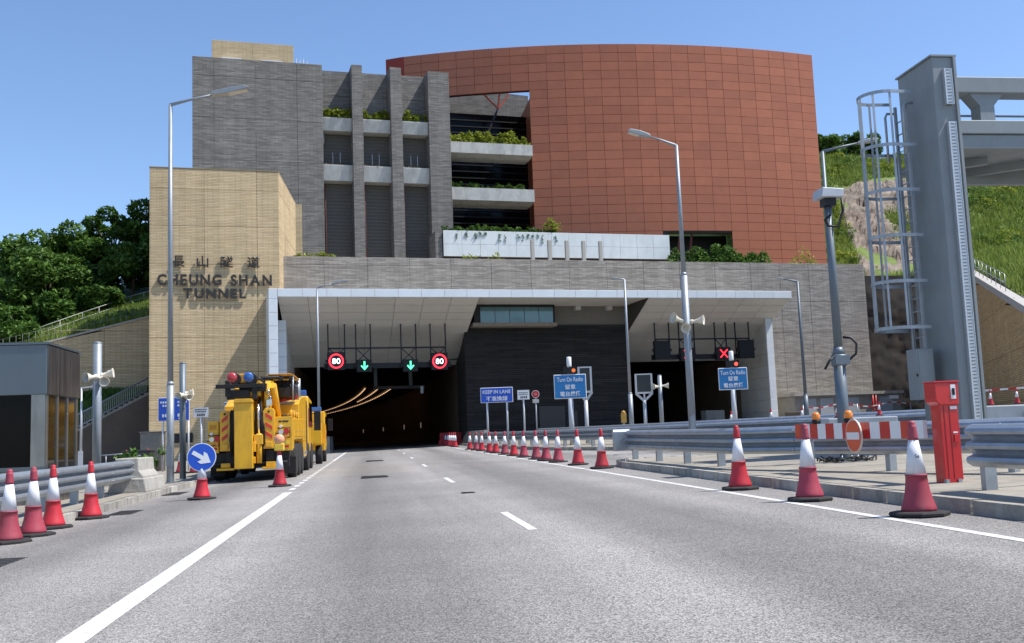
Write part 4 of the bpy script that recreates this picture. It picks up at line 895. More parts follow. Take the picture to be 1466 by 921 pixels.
# arrow sign on its cone
ar = thing('arrow_sign', 'round blue sign with white diagonal arrow on a cone', 'sign', (-.24, 23.7, z_of(-.24, 23.7) + .62), -R(4))
def disc(m, r, y0, y1, cx=0, cz=0, seg=32): m.lathe([(r, -y1), (r, -y0)], seg, Matrix.Translation((cx, 0, cz)) @ Matrix.Rotation(R(90), 4, 'X'), smooth=False)
m = MB(); m.tube([(0, .10, -.3), (0, .03, .0), (0, .03, .5)], .02, 8); m.build('bracket', STEEL, ar)
m = MB(); disc(m, .315, -.02, .005, 0, .315); m.build('rim', WHITE, ar)
m = MB(); disc(m, .297, -.024, -.01, 0, .315); m.build('plate', BLUE, ar)
an = -R(32); cA, sA = math.cos(an), math.sin(an)
pol = [(-.22, .045), (.03, .045), (-.02, .13), (.07, .13), (.235, 0), (.07, -.13), (-.02, -.13), (.03, -.045), (-.22, -.045)]
m = MB(); m.prism([(x * cA - z * sA - .005, x * sA + z * cA + .315) for x, z in pol], -.029, -.02, 'xz'); m.build('arrow', WHITE, ar)
# ------------------------------------------------------------------ guardrails
_pr = [(0, 0), (.04, .01), (.10, .05), (.115, .085), (.10, .12), (.015, .15), (.0, .17), (.015, .19), (.10, .22), (.115, .255), (.10, .29), (.015, .32), (.0, .34), (.015, .36), (.10, .39), (.115, .425), (.10, .46), (.04, .50), (0, .51)]
PROF = _pr + [(a - .012, b) for a, b in reversed(_pr)]
def guardrail(label, pts, z0, side, post_every=2.0, seg=4.0, name='guardrail', post_off=.16):
    """three-ridged steel beam in bolted lengths on posts; side = +1 beam ridges to the right of travel"""
    o = thing(name, label, 'guardrail', group=None)
    P = []
    for (a, b) in zip(pts, pts[1:]):
        k = max(1, int(math.dist(a, b) / 1.0))
        for i in range(k): P.append((a[0] + (b[0] - a[0]) * i / k, a[1] + (b[1] - a[1]) * i / k))
    P.append(pts[-1]); W = [RP(t, n, z0) for t, n in P]; Rg = []
    for i in range(len(W)):
        d = W[min(i + 1, len(W) - 1)] - W[max(i - 1, 0)]; d.z = 0; d.normalize(); Rg.append(Vector((d.y, -d.x, 0)) * side)
    k = int(seg); i = 0
    while i < len(W) - 1:
        j = min(i + k, len(W) - 1)
        m = MB(); off = .004 * ((i // k) % 2)
        m.sweep([(a + off, b) for a, b in PROF], W[i:j + 1], Rg[i:j + 1]); b_ = m.build('rail_beam', RAIL, o)
        mm = MB()
        for q in (.085, .255, .425): mm.tube([W[j] + Rg[j] * (.10 + off) + Vector((0, 0, q)), W[j] + Rg[j] * (.13 + off) + Vector((0, 0, q))], .018, 6)
        mm.build('bolt', STEEL, b_)
        i = j
    L = 0; last = -9
    for i in range(len(W)):
        if i: L += (W[i] - W[i - 1]).length
        if L - last >= post_every or i == 0:
            last = L; c = W[i] - Rg[i] * post_off; m = MB(); ang = math.atan2(Rg[i].y, Rg[i].x)
            m.box(-.075, .075, -.05, .05, -z0 - .02, .47, Matrix.Translation(c) @ Matrix.Rotation(ang, 4, 'Z')); m.build('post', STEEL, o)
            m = MB(); m.box(.08, .155, -.05, .05, .10, .42, Matrix.Translation(c) @ Matrix.Rotation(ang, 4, 'Z')); m.build('spacer', STEEL, o)
    return o
guardrail('long steel guardrail along the left kerb behind the four cones', [(4, -6.05), (26.4, -6.02)], .42, +1)
guardrail('steel guardrail on the near island starting with a blunt end behind the cones', [(27.0, 6.95), (19.4, 7.1), (17.6, 7.7), (14.7, 8.6), (11.5, 10.2), (8, 12.2)], .42, +1)
m_ = thing('guardrail_end', 'flat pale end plate of the near island guardrail', 'guardrail end', RP(27.05, 6.83, .30), ROAD + R(90))
m = MB(); m.prism([(-.02, .08), (.10, .08), (.14, .64), (.02, .66), (-.02, .6)], -.16, .30, 'xz'); m.build('end_plate', RAIL, m_)
guardrail('nearest steel guardrail at the right edge beside the red post', [(11.3, 7.15), (4, 7.15)], .42, +1)
guardrail('far steel guardrail curving along the median behind the near island', [(68, 7.35), (62, 7.65), (54, 8.1), (47, 8.85), (41, 10.25), (36, 11.95), (30, 14.75), (22, 19.3), (14, 23)], .42, +1, 3.0)
guardrail('second guardrail on the median behind the cones, set further back', [(58, 9.6), (48, 10.6), (41, 12.0), (34, 15.0), (28, 18.4)], .50, +1, 3.0)
cb = thing('concrete_parapet', 'low grey concrete parapet beside the tunnel mouth behind the far cones', 'parapet', RP(75, 7.6), ROAD)
m = MB(); m.prism([(-.25, -.2), (.25, -.2), (.25, .3), (.1, 1.05), (-.1, 1.05), (-.25, .3)], -7, 8, 'xz'); m.build('barrier_wall', CONC, cb)
cb = thing('concrete_parapet', 'low concrete wall at the left side of the tunnel mouth', 'parapet', RP(79, -3.2), ROAD)
m = MB(); m.box(-1.7, 0, -.4, 6, -.2, 1.25); m.build('barrier_wall', CONC, cb)
m = MB(); m.box(.0, .03, -.42, .1, .2, 1.2); m.build('marker_board', BLACK, cb)
blk = thing('concrete_block', 'pale stained concrete end block of the left guardrail', 'concrete block', RP(26.0, -6.0, .12), ROAD)
m = MB(); m.prism([(-.4, 0), (.36, 0), (.34, .40), (.22, .55), (.20, .86), (-.36, .86)], .4, 2.2, 'xz'); m.prism([(-.5, 0), (.45, 0), (.38, .36), (-.4, .36)], .2, 2.6, 'xz'); m.build('block', mat('stained_concrete', (.36, .345, .31), .9, var=.2, scale=3, bump=.5, dirt=.6, dirt_scale=2.5, dirt_col=(.2, .18, .15)), blk, bevel=.03)

# ------------------------------------------------------------------ lamp posts and poles
def lamp_post(label, t, n, dz, h, r0, r1, arm, rise, rz, head=.9, split=.25, mt=None, name='street_lamp', flip=False):
    mt = mt or POLE; o = thing(name, label, 'lamp post', RP(t, n, dz), rz)
    m = MB(); m.tube([(0, 0, 0), (0, 0, h * split)], r0, 14); m.tube([(0, 0, h * split), (0, 0, h * split + .12)], [r0, r1 * 1.15], 14); m.tube([(0, 0, h * split + .12), (0, 0, h)], [r1 * 1.1, r1 * .75], 12); m.build('pole', mt, o)
    m = MB(); m.box(-.09, .09, -r0 - .012, -r0 + .03, .5, 1.1); m.build('access_door', mt, o)
    m = MB(); m.box(-.22, .22, -.22, .22, -.02, .025); m.build('base_plate', STEEL, o)
    s = 1 if arm > 0 else -1
    m = MB(); m.tube([(0, 0, h - .15), (0, 0, h), (arm * .5, 0, h + rise * .55), (arm, 0, h + rise)], [r1 * .75, r1 * .72, r1 * .5, r1 * .42], 8); m.build('arm', mt, o)
    a = math.atan2(rise * .45, arm * .5) if arm > 0 else math.atan2(rise * .45, -arm * .5)
    M = Matrix.Translation((arm, 0, h + rise)) @ (Matrix.Rotation(-a, 4, 'Y') if s > 0 else Matrix.Rotation(math.pi, 4, 'Z') @ Matrix.Rotation(-a, 4, 'Y'))
    m = MB(); m.prism([(-.1, .03), (.0, .07), (head * .45, .09), (head * .9, .05), (head, -.02), (head * .95, -.07), (head * .35, -.08), (-.1, -.03)], -.15, .15, 'xz', M); hd = m.build('lamp_head', mat('lamp_alloy', (.36, .37, .37), .45, .5), o, bevel=.02)
    m = MB(); m.box(head * .4, head * .93, -.12, .12, -.095, -.078, M); m.build('lens', mat('lamp_lens', (.55, .52, .45), .25), hd)
    return o
MIDPOLE = mat('mid_grey_pole', (.27, .30, .33), .5, .4, var=.12, scale=4)
lamp_post('tall grey street lamp on the left pavement in front of the sandy tower', 31.2, -5.94, .13, 11.55, .108, .074, 1.35, .28, -R(16), 1.1, mt=MIDPOLE)
lamp_post('far street lamp at the left side of the tunnel mouth', 69.0, -3.5, .0, 11.35, .12, .085, 1.1, .25, -R(16), 1.0, mt=MIDPOLE)
lamp_post('tall street lamp carrying horn loudspeakers in the median', 34.8, 11.3, .12, 11.0, .13, .078, -1.05, .40, -R(16), .75, split=.56, mt=MIDPOLE)
lamp_post('slender street lamp in front of the black block right edge', 68.2, 17.8, .12, 10.9, .16, .10, -.55, .1, -R(16), .4, split=.26, mt=MIDPOLE)
lamp_post('slim far street lamp before the grey wall right of the portals', 77.8, 34.9, 0, 11.7, .2, .12, -1.2, .25, -R(16), .5, split=.2)
lamp_post('street lamp mostly hidden behind the camera pole, arm toward the ladder cage', 42.5, 20.7, 0, 12.9, .15, .11, 1.7, .35, -R(16), .9)
lamp_post('small thin lamp standing just right of the booth', 42.0, -11.4, .13, 3.6, .07, .045, .45, .02, -R(10), .22, mt=WHITEPOLE)
HORN = mat('horn_cream', (.62, .58, .48), .5, var=.08)
def horn(m, p, d, L=.42, r=.2):
    d = Vector(d).normalized(); q = d.to_track_quat('Z', 'Y').to_matrix().to_4x4(); M = Matrix.Translation(p) @ q
    m.lathe([(.07, -.12), (.08, 0), (.05, .02), (.06, .12), (.10, L * .6), (r * .75, L * .88), (r, L), (r * .93, L - .02), (r * .6, L * .8), (.04, L * .4)], 18, M)
def horn_set(label, loc, dirs, rz=0, size=1.0):
    o = thing('horn_loudspeaker', label, 'loudspeaker', loc, rz)
    m = MB(); m.box(-.1, .1, -.1, .1, -.06, .06); m.build('bracket', STEEL, o)
    for k, (dx, dy, dz, off) in enumerate(dirs): m = MB(); horn(m, Vector(off), (dx, dy, dz), .42 * size, .2 * size); m.build('horn', HORN, o)
    return o
def plain_pole(name, label, t, n, dz, h, r, mt, cat='pole'):
    o = thing(name, label, cat, RP(t, n, dz), 0); m = MB(); m.tube([(0, 0, -.02), (0, 0, h)], r, 14); m.build('shaft', mt, o); m = MB(); m.lathe([(r * 1.02, h), (r * 1.02, h + .03), (r * .5, h + .05), (0, h + .05)], 14); m.build('cap', mt, o)
    m = MB(); m.box(-r * 2, r * 2, -r * 2, r * 2, -.02, .03); m.build('base_plate', STEEL, o); return o
plain_pole('loudspeaker_pole', 'thick pale grey pole with loudspeakers behind the left guardrail', 28.3, -7.28, .13, 3.95, .115, MIDPOLE)
p = RP(28.3, -7.28, 3.15)
horn_set('group of cream horn loudspeakers on the thick pole beside the booth', p, [(-.75, -.66, -.05, (-.05, -.12, .02)), (.3, -.9, -.25, (.12, -.12, -.05)), (.98, -.1, .15, (.12, 0, .08))], 0, .7)
plain_pole('camera_pole', 'thin grey pole with loudspeakers close to the tall left lamp', 33.7, -6.03, .13, 3.72, .10, POLE)
p = RP(33.7, -6.03, 2.82)
horn_set('small horn loudspeakers on the thin pole before the blue sign', p, [(-.5, -.85, -.05, (-.02, -.1, .0)), (.5, -.8, -.2, (.1, -.1, -.03)), (.98, -.2, .1, (.1, 0, .07))], 0, .55)
p = RP(34.8, 11.3, 4.55)
horn_set('cluster of cream horn loudspeakers on the tall median lamp', p, [(-.95, -.25, .25, (-.2, 0, .1)), (-.3, -.95, -.25, (-.2, -.2, -.15)), (.75, -.65, .05, (.2, -.1, .05))], 0, .95)
plain_pole('loudspeaker_pole', 'short pale pole with two loudspeakers in front of the right portal', 56.2, 16.45, .12, 3.5, .12, MIDPOLE)
p = RP(56.2, 16.45, 3.0)
horn_set('two small horn loudspeakers on the short pole before the right portal', p, [(-.98, -.2, 0, (-.1, -.05, 0)), (.9, -.45, 0, (.1, -.05, .04))], 0, .9)

# camera pole in the island
cp = thing('surveillance_pole', 'dark grey stepped pole with camera box behind the red and white boom', 'pole', RP(19.2, 9.38, .13), ROAD)
m = MB(); m.tube([(0, 0, 0), (0, 0, 2.15)], .118, 16); m.tube([(0, 0, 2.15), (0, 0, 2.3)], [.13, .09], 16); m.tube([(0, 0, 2.3), (0, 0, 5.4)], [.085, .075], 14); m.build('shaft', POLE, cp)
m = MB(); m.box(-.30, .30, -.30, .30, -.02, .04)
for q in range(8): a = q * math.pi / 4; m.tube([(math.cos(a) * .24, math.sin(a) * .24, .04), (math.cos(a) * .24, math.sin(a) * .24, .13)], .018, 6)
m.build('base_plate', STEEL, cp)
m = MB(); m.box(-.15, .15, -.17, .02, 1.95, 2.12); m.lathe([(.145, 1.92), (.16, 1.95), (.16, 2.12), (.145, 2.15)], 16); m.build('collar', POLE, cp)
m = MB(); m.tube([(.12, -.1, 2.0), (.30, -.15, 2.15), (.34, -.12, 2.35), (.24, -.1, 2.48), (.11, -.02, 2.5)], .025, 8); m.build('cable', BLACK, cp); m = MB(); m.tube([(-.2, -.2, 2.1), (-.32, -.25, 2.02), (-.42, -.22, 1.85)], .025, 8); m.build('cable', BLACK, cp)
m = MB(); m.prism([(-.24, 5.36), (.24, 5.36), (.26, 5.53), (-.20, 5.56)], -.25, .2, 'xz'); m.build('camera_box', WHITEPOLE, cp, bevel=.015)
m = MB(); m.box(-.12, .12, -.15, .1, 5.2, 5.36); m.build('camera', BLACK, cp)
m = MB(); m.tube([(.26, -.1, 5.36), (.27, -.12, 5.1), (.12, -.14, 4.75), (-.08, -.13, 4.78), (-.14, -.12, 4.9), (-.02, -.12, 5.0)], .028, 8); m.build('cable', BLACK, cp)
m = MB()
for q in range(26): a = q * 2.4; r = .35 + .02 * q; m.tube([(math.cos(a) * r, math.sin(a) * r * .8, .05), (math.cos(a + .5) * (r + .06), math.sin(a + .5) * r * .8, .10 + .04 * (q % 3)), (math.cos(a + 1) * r, math.sin(a + 1) * r * .8, .04)], .022, 5)
cc = m.build('cable_coil', BLACK); cc.location = RP(19.2, 9.38, .13); cc.scale = (.75, .75, .7); tag(cc, 'tangle of dark cables lying at the foot of the camera pole', 'cable')

# ------------------------------------------------------------------ boom gate
bp_ = thing('barrier_post', 'bright red barrier housing post on the near island', 'barrier', RP(12.75, 7.68, .13), ROAD + R(2)); bp_.scale = (.66, .66, 1)
m = MB(); m.prism([(-.20, 0), (.13, 0), (.20, .05), (.20, 1.2), (-.20, 1.2)], -.17, .17, 'xz'); m.build('housing', POSTRED, bp_, bevel=.008)
m = MB(); m.prism([(-.27, 1.08), (-.20, 1.04), (.22, 1.04), (.23, 1.34), (-.29, 1.34), (-.29, 1.12)], -.2, .2, 'xz'); m.build('head', POSTRED, bp_, bevel=.012)
m = MB(); m.box(-.31, .25, -.215, .215, 1.34, 1.36); m.build('lid', POSTRED, bp_, bevel=.006)
for xq in (-.12, .0): m = MB(); m.box(xq - .008, xq + .008, -.176, -.17, .06, 1.03); m.build('seam', mat('dark_red', (.22, .006, .008), .5), bp_)
m = MB(); m.box(.05, .16, -.206, -.199, 1.12, 1.31); ps = m.build('lock_plate', WHITE, bp_); m = MB(); m.box(.08, .13, -.225, -.206, 1.17, 1.26); m.build('lock', BLACK, ps)
m = MB(); m.box(.02, .17, -.18, -.168, .98, 1.02); m.build('label_plate', WHITE, bp_); m = MB(); m.box(.05, .15, -.18, -.168, .66, .68); m.build('label_plate', WHITE, bp_)
m = MB(); m.box(.06, .16, -.19, -.17, .54, .64); m.build('latch', POSTRED, bp_, bevel=.005)
for q in ((-.17, -.15), (.1, -.16), (.17, .15)): m = MB(); m.box(q[0] - .04, q[0] + .04, q[1] - .05, q[1] + .03, -.005, .05); m.build('foot', STEEL, bp_)
a, b = RP(12.95, 7.50, .855), RP(17.0, 7.42, .90); d = b - a; Lb = math.hypot(d.x, d.y)
bm_ = thing('barrier_boom', 'red and white striped boom with amber lamps beside the red post', 'barrier', (a.x, a.y, a.z), math.atan2(d.y, d.x))
ns = 14; sl = Lb / ns
for k in range(ns):
    m = MB(); m.box(k * sl + .001, (k + 1) * sl - .001, -.03, .03, -.125, .125); m.build('stripe', POSTRED if k % 2 else WHITE, bm_)
for k, x in enumerate((sl * 7.4, sl * 11.3)):
    o = thing('amber_beacon', ['amber beacon on the boom above the round no entry sign', 'amber beacon on the boom nearer its free end'][k], 'beacon', Vector(a) + Vector((d.x, d.y, 0)).normalized() * x + Vector((0, 0, .125)), 0, 'amber beacons on the boom')
    m = MB(); m.lathe([(.06, 0), (.075, .02), (.075, .06), (.06, .07)], 14); m.build('base', BLACK, o)
    m = MB(); m.lathe([(.062, .07), (.07, .09), (.068, .15), (.045, .19), (0, .20)], 16); m.build('lens', AMBER, o)
ne = thing('no_entry_sign', 'round orange-red no entry sign with white bar hung on the boom', 'sign', RP(14.75, 7.36, .77), ROAD - R(90))
m = MB(); disc(m, .26, -.012, .012); m.build('rim', mat('sign_pale_rim', (.62, .52, .44), .5), ne)
m = MB(); disc(m, .238, -.017, -.008); m.build('plate', ORANGE, ne)
m = MB(); m.box(-.2, .2, -.024, -.014, -.055, .055); m.build('bar', WHITE, ne)
bs = thing('boom_rest', 'grey square post carrying the free end of the boom', 'post', RP(16.75, 7.52, .13), ROAD)
m = MB(); m.box(-.06, .06, -.06, .06, 0, .62); m.build('shaft', STEEL, bs); m = MB(); m.box(-.1, .1, -.14, .1, -.0, .02); m.build('foot', STEEL, bs); m = MB(); m.box(-.08, .08, -.16, .08, .61, .65); m.build('cradle', STEEL, bs)

# ------------------------------------------------------------------ overhead gantry with ladder cage
ga = thing('overhead_gantry', 'large grey steel gantry column and walkway beam at the right', 'gantry', RP(20.4, 12.70, .0), ROAD)
m = MB(); m.box(0, .55, 0, 1.48, -.1, 8.98); m.build('column', GANTRY, ga, bevel=.02)
m = MB(); m.box(-.04, .59, -.04, 1.52, 8.98, 9.02); m.build('cap_plate', GANTRY, ga)
m = MB(); m.box(.49, .552, -.06, .0, .2, 8.98); m.build('edge_flange', GANTRY, ga)
SLOT = mat('tray_slot', (.16, .17, .175), .6)
PERF = mat('perforated_tray', (.52, .55, .57), .45, .5, var=.2, scale=30)
for z0, z1 in ((.6, 7.45), (7.85, 8.68)):
    m = MB(); m.box(.24, .40, -.09, -.06, z0, z1); m.box(.225, .24, -.10, -.0, z0, z1); m.box(.40, .415, -.10, -.0, z0, z1); tr_ = m.build('cable_tray', PERF, ga)
    kk = int((z1 - z0) / .075)
    for k in range(kk): m = MB(); z = z0 + .03 + k * .075; m.box(.275, .365, -.093, -.089, z, z + .026); m.build('slot', SLOT, tr_)
m = MB(); m.box(.55, 14, .35, .85, 8.28, 8.66); m.build('top_chord', GANTRY, ga, bevel=.02)
m = MB(); m.box(.55, 14, .25, .95, 6.92, 7.25); m.box(.55, 14, .2, 1.0, 7.26, 7.58); m.build('bottom_chord', GANTRY, ga, bevel=.02)
for x in (1.55, 4.4, 7.3): m = MB(); m.prism([(x - .18, 7.58), (x + .18, 7.58), (x + .18, 8.0), (x + .42, 8.28), (x - .42, 8.28), (x - .18, 8.0)], .42, .78, 'xz'); m.build('upright', GANTRY, ga)
for z in (7.85, 8.05): m = MB(); m.tube([(.55, 1.35, z), (14, 1.35, z)], .03, 8); m.build('handrail', STEEL, ga)
m = MB(); m.box(.55, 14, 1.0, 2.2, 6.95, 7.05); m.build('walkway', GANTRY, ga)
for x in (.9, 2.6, 4.3, 6.0): m = MB(); m.bar((x - .6, 2.2, 6.85), (x + .9, .95, 6.85), .16, .2); m.build('cross_brace', GANTRY, ga)
m = MB(); m.bar((.55, 2.25, 6.75), (14, 2.25, 6.75), .2, .35); m.build('back_beam', GANTRY, ga)
# ladder with safety cage on the road side
ld = thing('caged_ladder', 'grey caged access ladder on the left side of the gantry column', 'ladder', RP(21.05, 12.56, .0), ROAD)
cx_, cy_, cr_ = -.66, .35, .50
for y in (.12, .58): m = MB(); m.box(-.16, -.10, y - .03, y + .03, 1.6, 8.2); m.build('stile', STEEL, ld)
for k in range(21): m = MB(); m.tube([(-.13, .12, 1.8 + k * .3), (-.13, .58, 1.8 + k * .3)], .016, 6); m.build('rung', STEEL, ld)
hoops = [2.9, 3.95, 5.0, 6.05, 7.1, 8.35]
for z in hoops:
    pts = [(-.08, cy_ - cr_ * .95, z)] + [(cx_ + .02 + cr_ * math.cos(a), cy_ + cr_ * math.sin(a), z) for a in [R(-90 - q * 18) for q in range(11)]] + [(-.08, cy_ + cr_ * .95, z)]
    m = MB()
    for p_, q_ in zip(pts, pts[1:]): m.bar(p_, q_, .012, .075)
    m.build('hoop', STEEL, ld)
for q in range(5):
    a = R(-90 - q * 45); m = MB(); m.bar((cx_ + .02 + (cr_ - .02) * math.cos(a), cy_ + (cr_ - .02) * math.sin(a), 2.86), (cx_ + .02 + (cr_ - .02) * math.cos(a), cy_ + (cr_ - .02) * math.sin(a), 8.38), .05, .012); m.build('cage_strap', STEEL, ld)
for y in (-.05, .75):
    m = MB(); m.tube([(-.30, y, 6.9), (-.30, y, 8.0), (-.25, y, 8.1), (-.05, y, 8.1)], .03, 8); m.build('grab_rail', STEEL, ld)
m = MB(); m.tube([(-.05, .75, 1.2), (-.05, .75, 7.0)], .05, 8); m.build('conduit', POLE, ld)
gc = thing('gantry_cabinet', 'grey steel cabinet on the ladder side of the gantry column', 'cabinet', RP(20.95, 12.28, .0), ROAD)
m = MB(); m.box(-.2, .2, 0, .45, 1.28, 2.42); m.build('case', GANTRY, gc, bevel=.015); m = MB(); m.box(-.17, .17, -.012, 0, 1.32, 2.38); m.build('door', GANTRY, gc)
m = MB(); m.box(-.22, -.2, .0, .05, 1.8, 1.86); m.build('handle', BLACK, gc)

# ------------------------------------------------------------------ signs
def board(o, w, h, z0, face, rim=WHITE, t=.03, rimw=.03, y=0.0, x=0.0):
    m = MB(); m.box(x - w / 2, x + w / 2, y - t / 2, y + t / 2, z0, z0 + h); b = m.build('rim', rim, o, bevel=.02)
    m = MB(); m.box(x - w / 2 + rimw, x + w / 2 - rimw, y - t / 2 - .006, y - t / 2 + .002, z0 + rimw, z0 + h - rimw); return m.build('board', face, o)
ks = thing('keep_in_lane_sign', 'blue KEEP IN LANE sign on two posts before the black block', 'sign', RP(55.6, 6.9, .1), -R(16.7))
for x in (-.55, .55): m = MB(); m.tube([(x, .06, -.05), (x, .06, 3.1)], .055, 10); m.build('post', WHITEPOLE, ks)
board(ks, 1.8, .84, 2.48, BLUE)
text_mesh('KEEP IN LANE', 'lettering', WHITE, ks, (0, -.022, 2.98), height=.2, width=1.55, bold=.012); text_mesh('不准換線', 'lettering', WHITE, ks, (0, -.022, 2.57), height=.27, width=1.2, bold=.015)
ws = thing('notice_sign', 'small white notice on a post right of the blue lane sign', 'sign', RP(55.4, 8.37, .1), -R(16.7))
m = MB(); m.tube([(0, .04, -.05), (0, .04, 3.0)], .05, 10); m.build('post', WHITEPOLE, ws); board(ws, .68, .54, 2.55, WHITE, STEEL, rimw=.02)
def text_rows(o, rows, mt_, y=-.025):           # unreadable print: rows of short strokes
    for z, x0, x1, h, n in rows:
        for k in range(n):
            w = (x1 - x0) / n; m = MB(); m.box(x0 + k * w + w * .12, x0 + (k + 1) * w - w * .18, y - .002, y, z, z + h * random.uniform(.8, 1)); m.build('print', mt_, o)
text_rows(ws, [(2.93, -.26, .26, .05, 8), (2.83, -.26, .26, .05, 8), (2.64, -.18, .22, .11, 4)], INK)
ns_ = thing('prohibition_sign', 'small round red prohibition sign on a thin post', 'sign', RP(57.2, 9.35, .1), -R(16.7))
m = MB(); m.tube([(0, .03, -.05), (0, .03, 2.9)], .04, 8); m.build('post', STEEL, ns_)
m = MB(); disc(m, .22, -.012, .01, 0, 2.88); m.build('rim', WHITE, ns_); m = MB(); disc(m, .195, -.018, -.006, 0, 2.88); m.build('plate', SIGNRED, ns_)
m = MB(); disc(m, .09, -.022, -.012, 0, 2.88); m.build('symbol', mat('sign_pink', (.5, .16, .16), .5), ns_); m = MB(); m.box(-.18, .18, -.012, .012, 2.38, 2.6); m.build('plate', mat('plate_grey', (.5, .5, .48), .6), ns_)
def radio_sign(label, t, n, lit_col, w=1.6, h=1.2, z0=2.32):
    o = thing('radio_sign', label, 'sign', RP(t, n, .1), -R(16.7))
    m = MB(); m.tube([(0, .12, -.05), (0, .12, z0 + .3)], .13, 12); m.tube([(0, .12, z0 + .3), (0, .12, z0 + h + .5)], .09, 10); m.build('post', WHITEPOLE, o)
    m = MB(); m.lathe([(.11, z0 + h + .38), (.12, z0 + h + .42), (.12, z0 + h + .85), (.09, z0 + h + .88)], 14, Matrix.Translation((0, .12, 0))); m.build('antenna', WHITE, o)
    board(o, w, h, z0, BLUE2, WHITE, .05, .035)
    text_mesh('Turn On Radio', 'lettering', WHITE, o, (0, -.034, z0 + h - .36), height=.22, width=1.28, bold=.004)
    text_mesh('留意', 'lettering', WHITE, o, (0, -.034, z0 + .46), height=.24, width=.52, bold=.012); text_mesh('電台廣播', 'lettering', WHITE, o, (0, -.034, z0 + .12), height=.24, width=1.02, bold=.012)
    m = MB(); m.box(-.32, .32, -.03, .07, z0 + h + .03, z0 + h + .36); m.build('flasher_board', BLACK, o)
    for k, x in enumerate((-.2, .2)): m = MB(); disc(m, .095, -.06, -.03, x, z0 + h + .19); m.build('flasher', lit_col if k else BLACK, o)
    return o
radio_sign('blue radio sign with amber flasher in front of the black block', 49.1, 9.78, emit('lamp_amber', (.9, .2, .03), .35))
radio_sign('blue radio sign with red flasher in front of the right portal', 50.0, 18.55, emit('lamp_red', (1.0, .08, .05), 1.3), 1.5, 1.14, 2.34)
def y_frame(label, t, n, w, h, z0, rz, face=True):
    o = thing('signal_board', label, 'sign', RP(t, n, .1), rz)
    m = MB(); m.tube([(0, 0, -.05), (0, 0, z0 - .38)], .10, 12); m.build('post', WHITEPOLE, o)
    for s in (-1, 1): m = MB(); m.bar((0, 0, z0 - .42), (s * (w / 2 - .03), 0, z0 + .02), .13, .13); m.build('fork', WHITEPOLE, o)
    m = MB(); m.bar((0, 0, z0 - .42), (0, 0, z0), .1); m.build('fork', WHITEPOLE, o)
    m = MB(); m.box(-w / 2, w / 2, -.09, .09, z0, z0 + .1); m.box(-w / 2, w / 2, -.09, .09, z0 + h - .07, z0 + h); m.box(-w / 2, -w / 2 + .1, -.09, .09, z0 + .1, z0 + h - .07); m.box(w / 2 - .1, w / 2, -.09, .09, z0 + .1, z0 + h - .07); m.build('frame', WHITEPOLE, o)
    m = MB(); m.box(-w / 2 + .1, w / 2 - .1, -.06, .06, z0 + .1, z0 + h - .07); m.build('screen', mat('dark_screen', (.018, .022, .028), .3), o); return o
y_frame('white forked frame with dark screen half hidden behind the left radio sign', 51.0, 10.95, .72, 1.35, 2.62, -R(16.7))
y_frame('white forked frame with black screen left of the short speaker pole', 56.4, 15.55, 1.0, 1.15, 2.55, -R(16.7))
yb = thing('emergency_box', 'small yellow box on a white stand before the black block', 'box', RP(58.5, 14.8, .1), -R(16.7))
m = MB(); m.tube([(0, 0, 0), (0, 0, .95)], .08, 8); m.build('stand', WHITEPOLE, yb); m = MB(); m.box(-.15, .15, -.12, .12, .95, 1.5); m.lathe([(.13, 1.5), (.11, 1.62), (0, 1.68)], 10); m.build('case', mat('box_yellow', (.45, .27, .05), .5), yb, bevel=.02)
# left signs
b1 = thing('direction_sign', 'large blue sign with white print behind the tall left lamp', 'sign', RP(45.7, -8.55, .13), -R(16.7))
for x in (-.5, .62): m = MB(); m.tube([(x, .05, -.05), (x, .05, 2.3)], .04, 8); m.build('post', WHITEPOLE, b1)
board(b1, 1.36, 1.02, 2.18, BLUE, rimw=.015)
text_rows(b1, [(2.95, -.6, -.1, .09, 5), (2.8, -.5, -.2, .09, 3), (2.95, .15, .6, .09, 4), (2.8, .15, .5, .09, 3), (2.35, -.52, -.15, .14, 3), (2.35, .15, .45, .14, 2), (2.24, .2, .4, .07, 2)], WHITE)
b2 = thing('notice_sign', 'small white notice with black print left of the yellow truck', 'sign', RP(47.5, -7.7, .13), -R(16.7))
m = MB(); m.tube([(0, .04, -.05), (0, .04, 2.5)], .05, 8); m.build('post', WHITEPOLE, b2); board(b2, .7, .46, 2.3, WHITE, STEEL, rimw=.015)
text_rows(b2, [(2.64, -.28, .28, .06, 9), (2.54, -.26, .24, .06, 8), (2.37, -.18, .2, .11, 4)], INK)
b3 = thing('direction_sign', 'small blue sign peeking over the truck tail', 'sign', RP(51.5, -6.95, .13), -R(16.7))
for x in (-.2, .2): m = MB(); m.tube([(x, .04, -.05), (x, .04, 2.5)], .035, 8); m.build('post', WHITEPOLE, b3)
board(b3, .58, .8, 2.3, BLUE2, rimw=.02); text_rows(b3, [(2.9, -.2, .2, .07, 5), (2.55, -.18, .18, .07, 4)], WHITE)
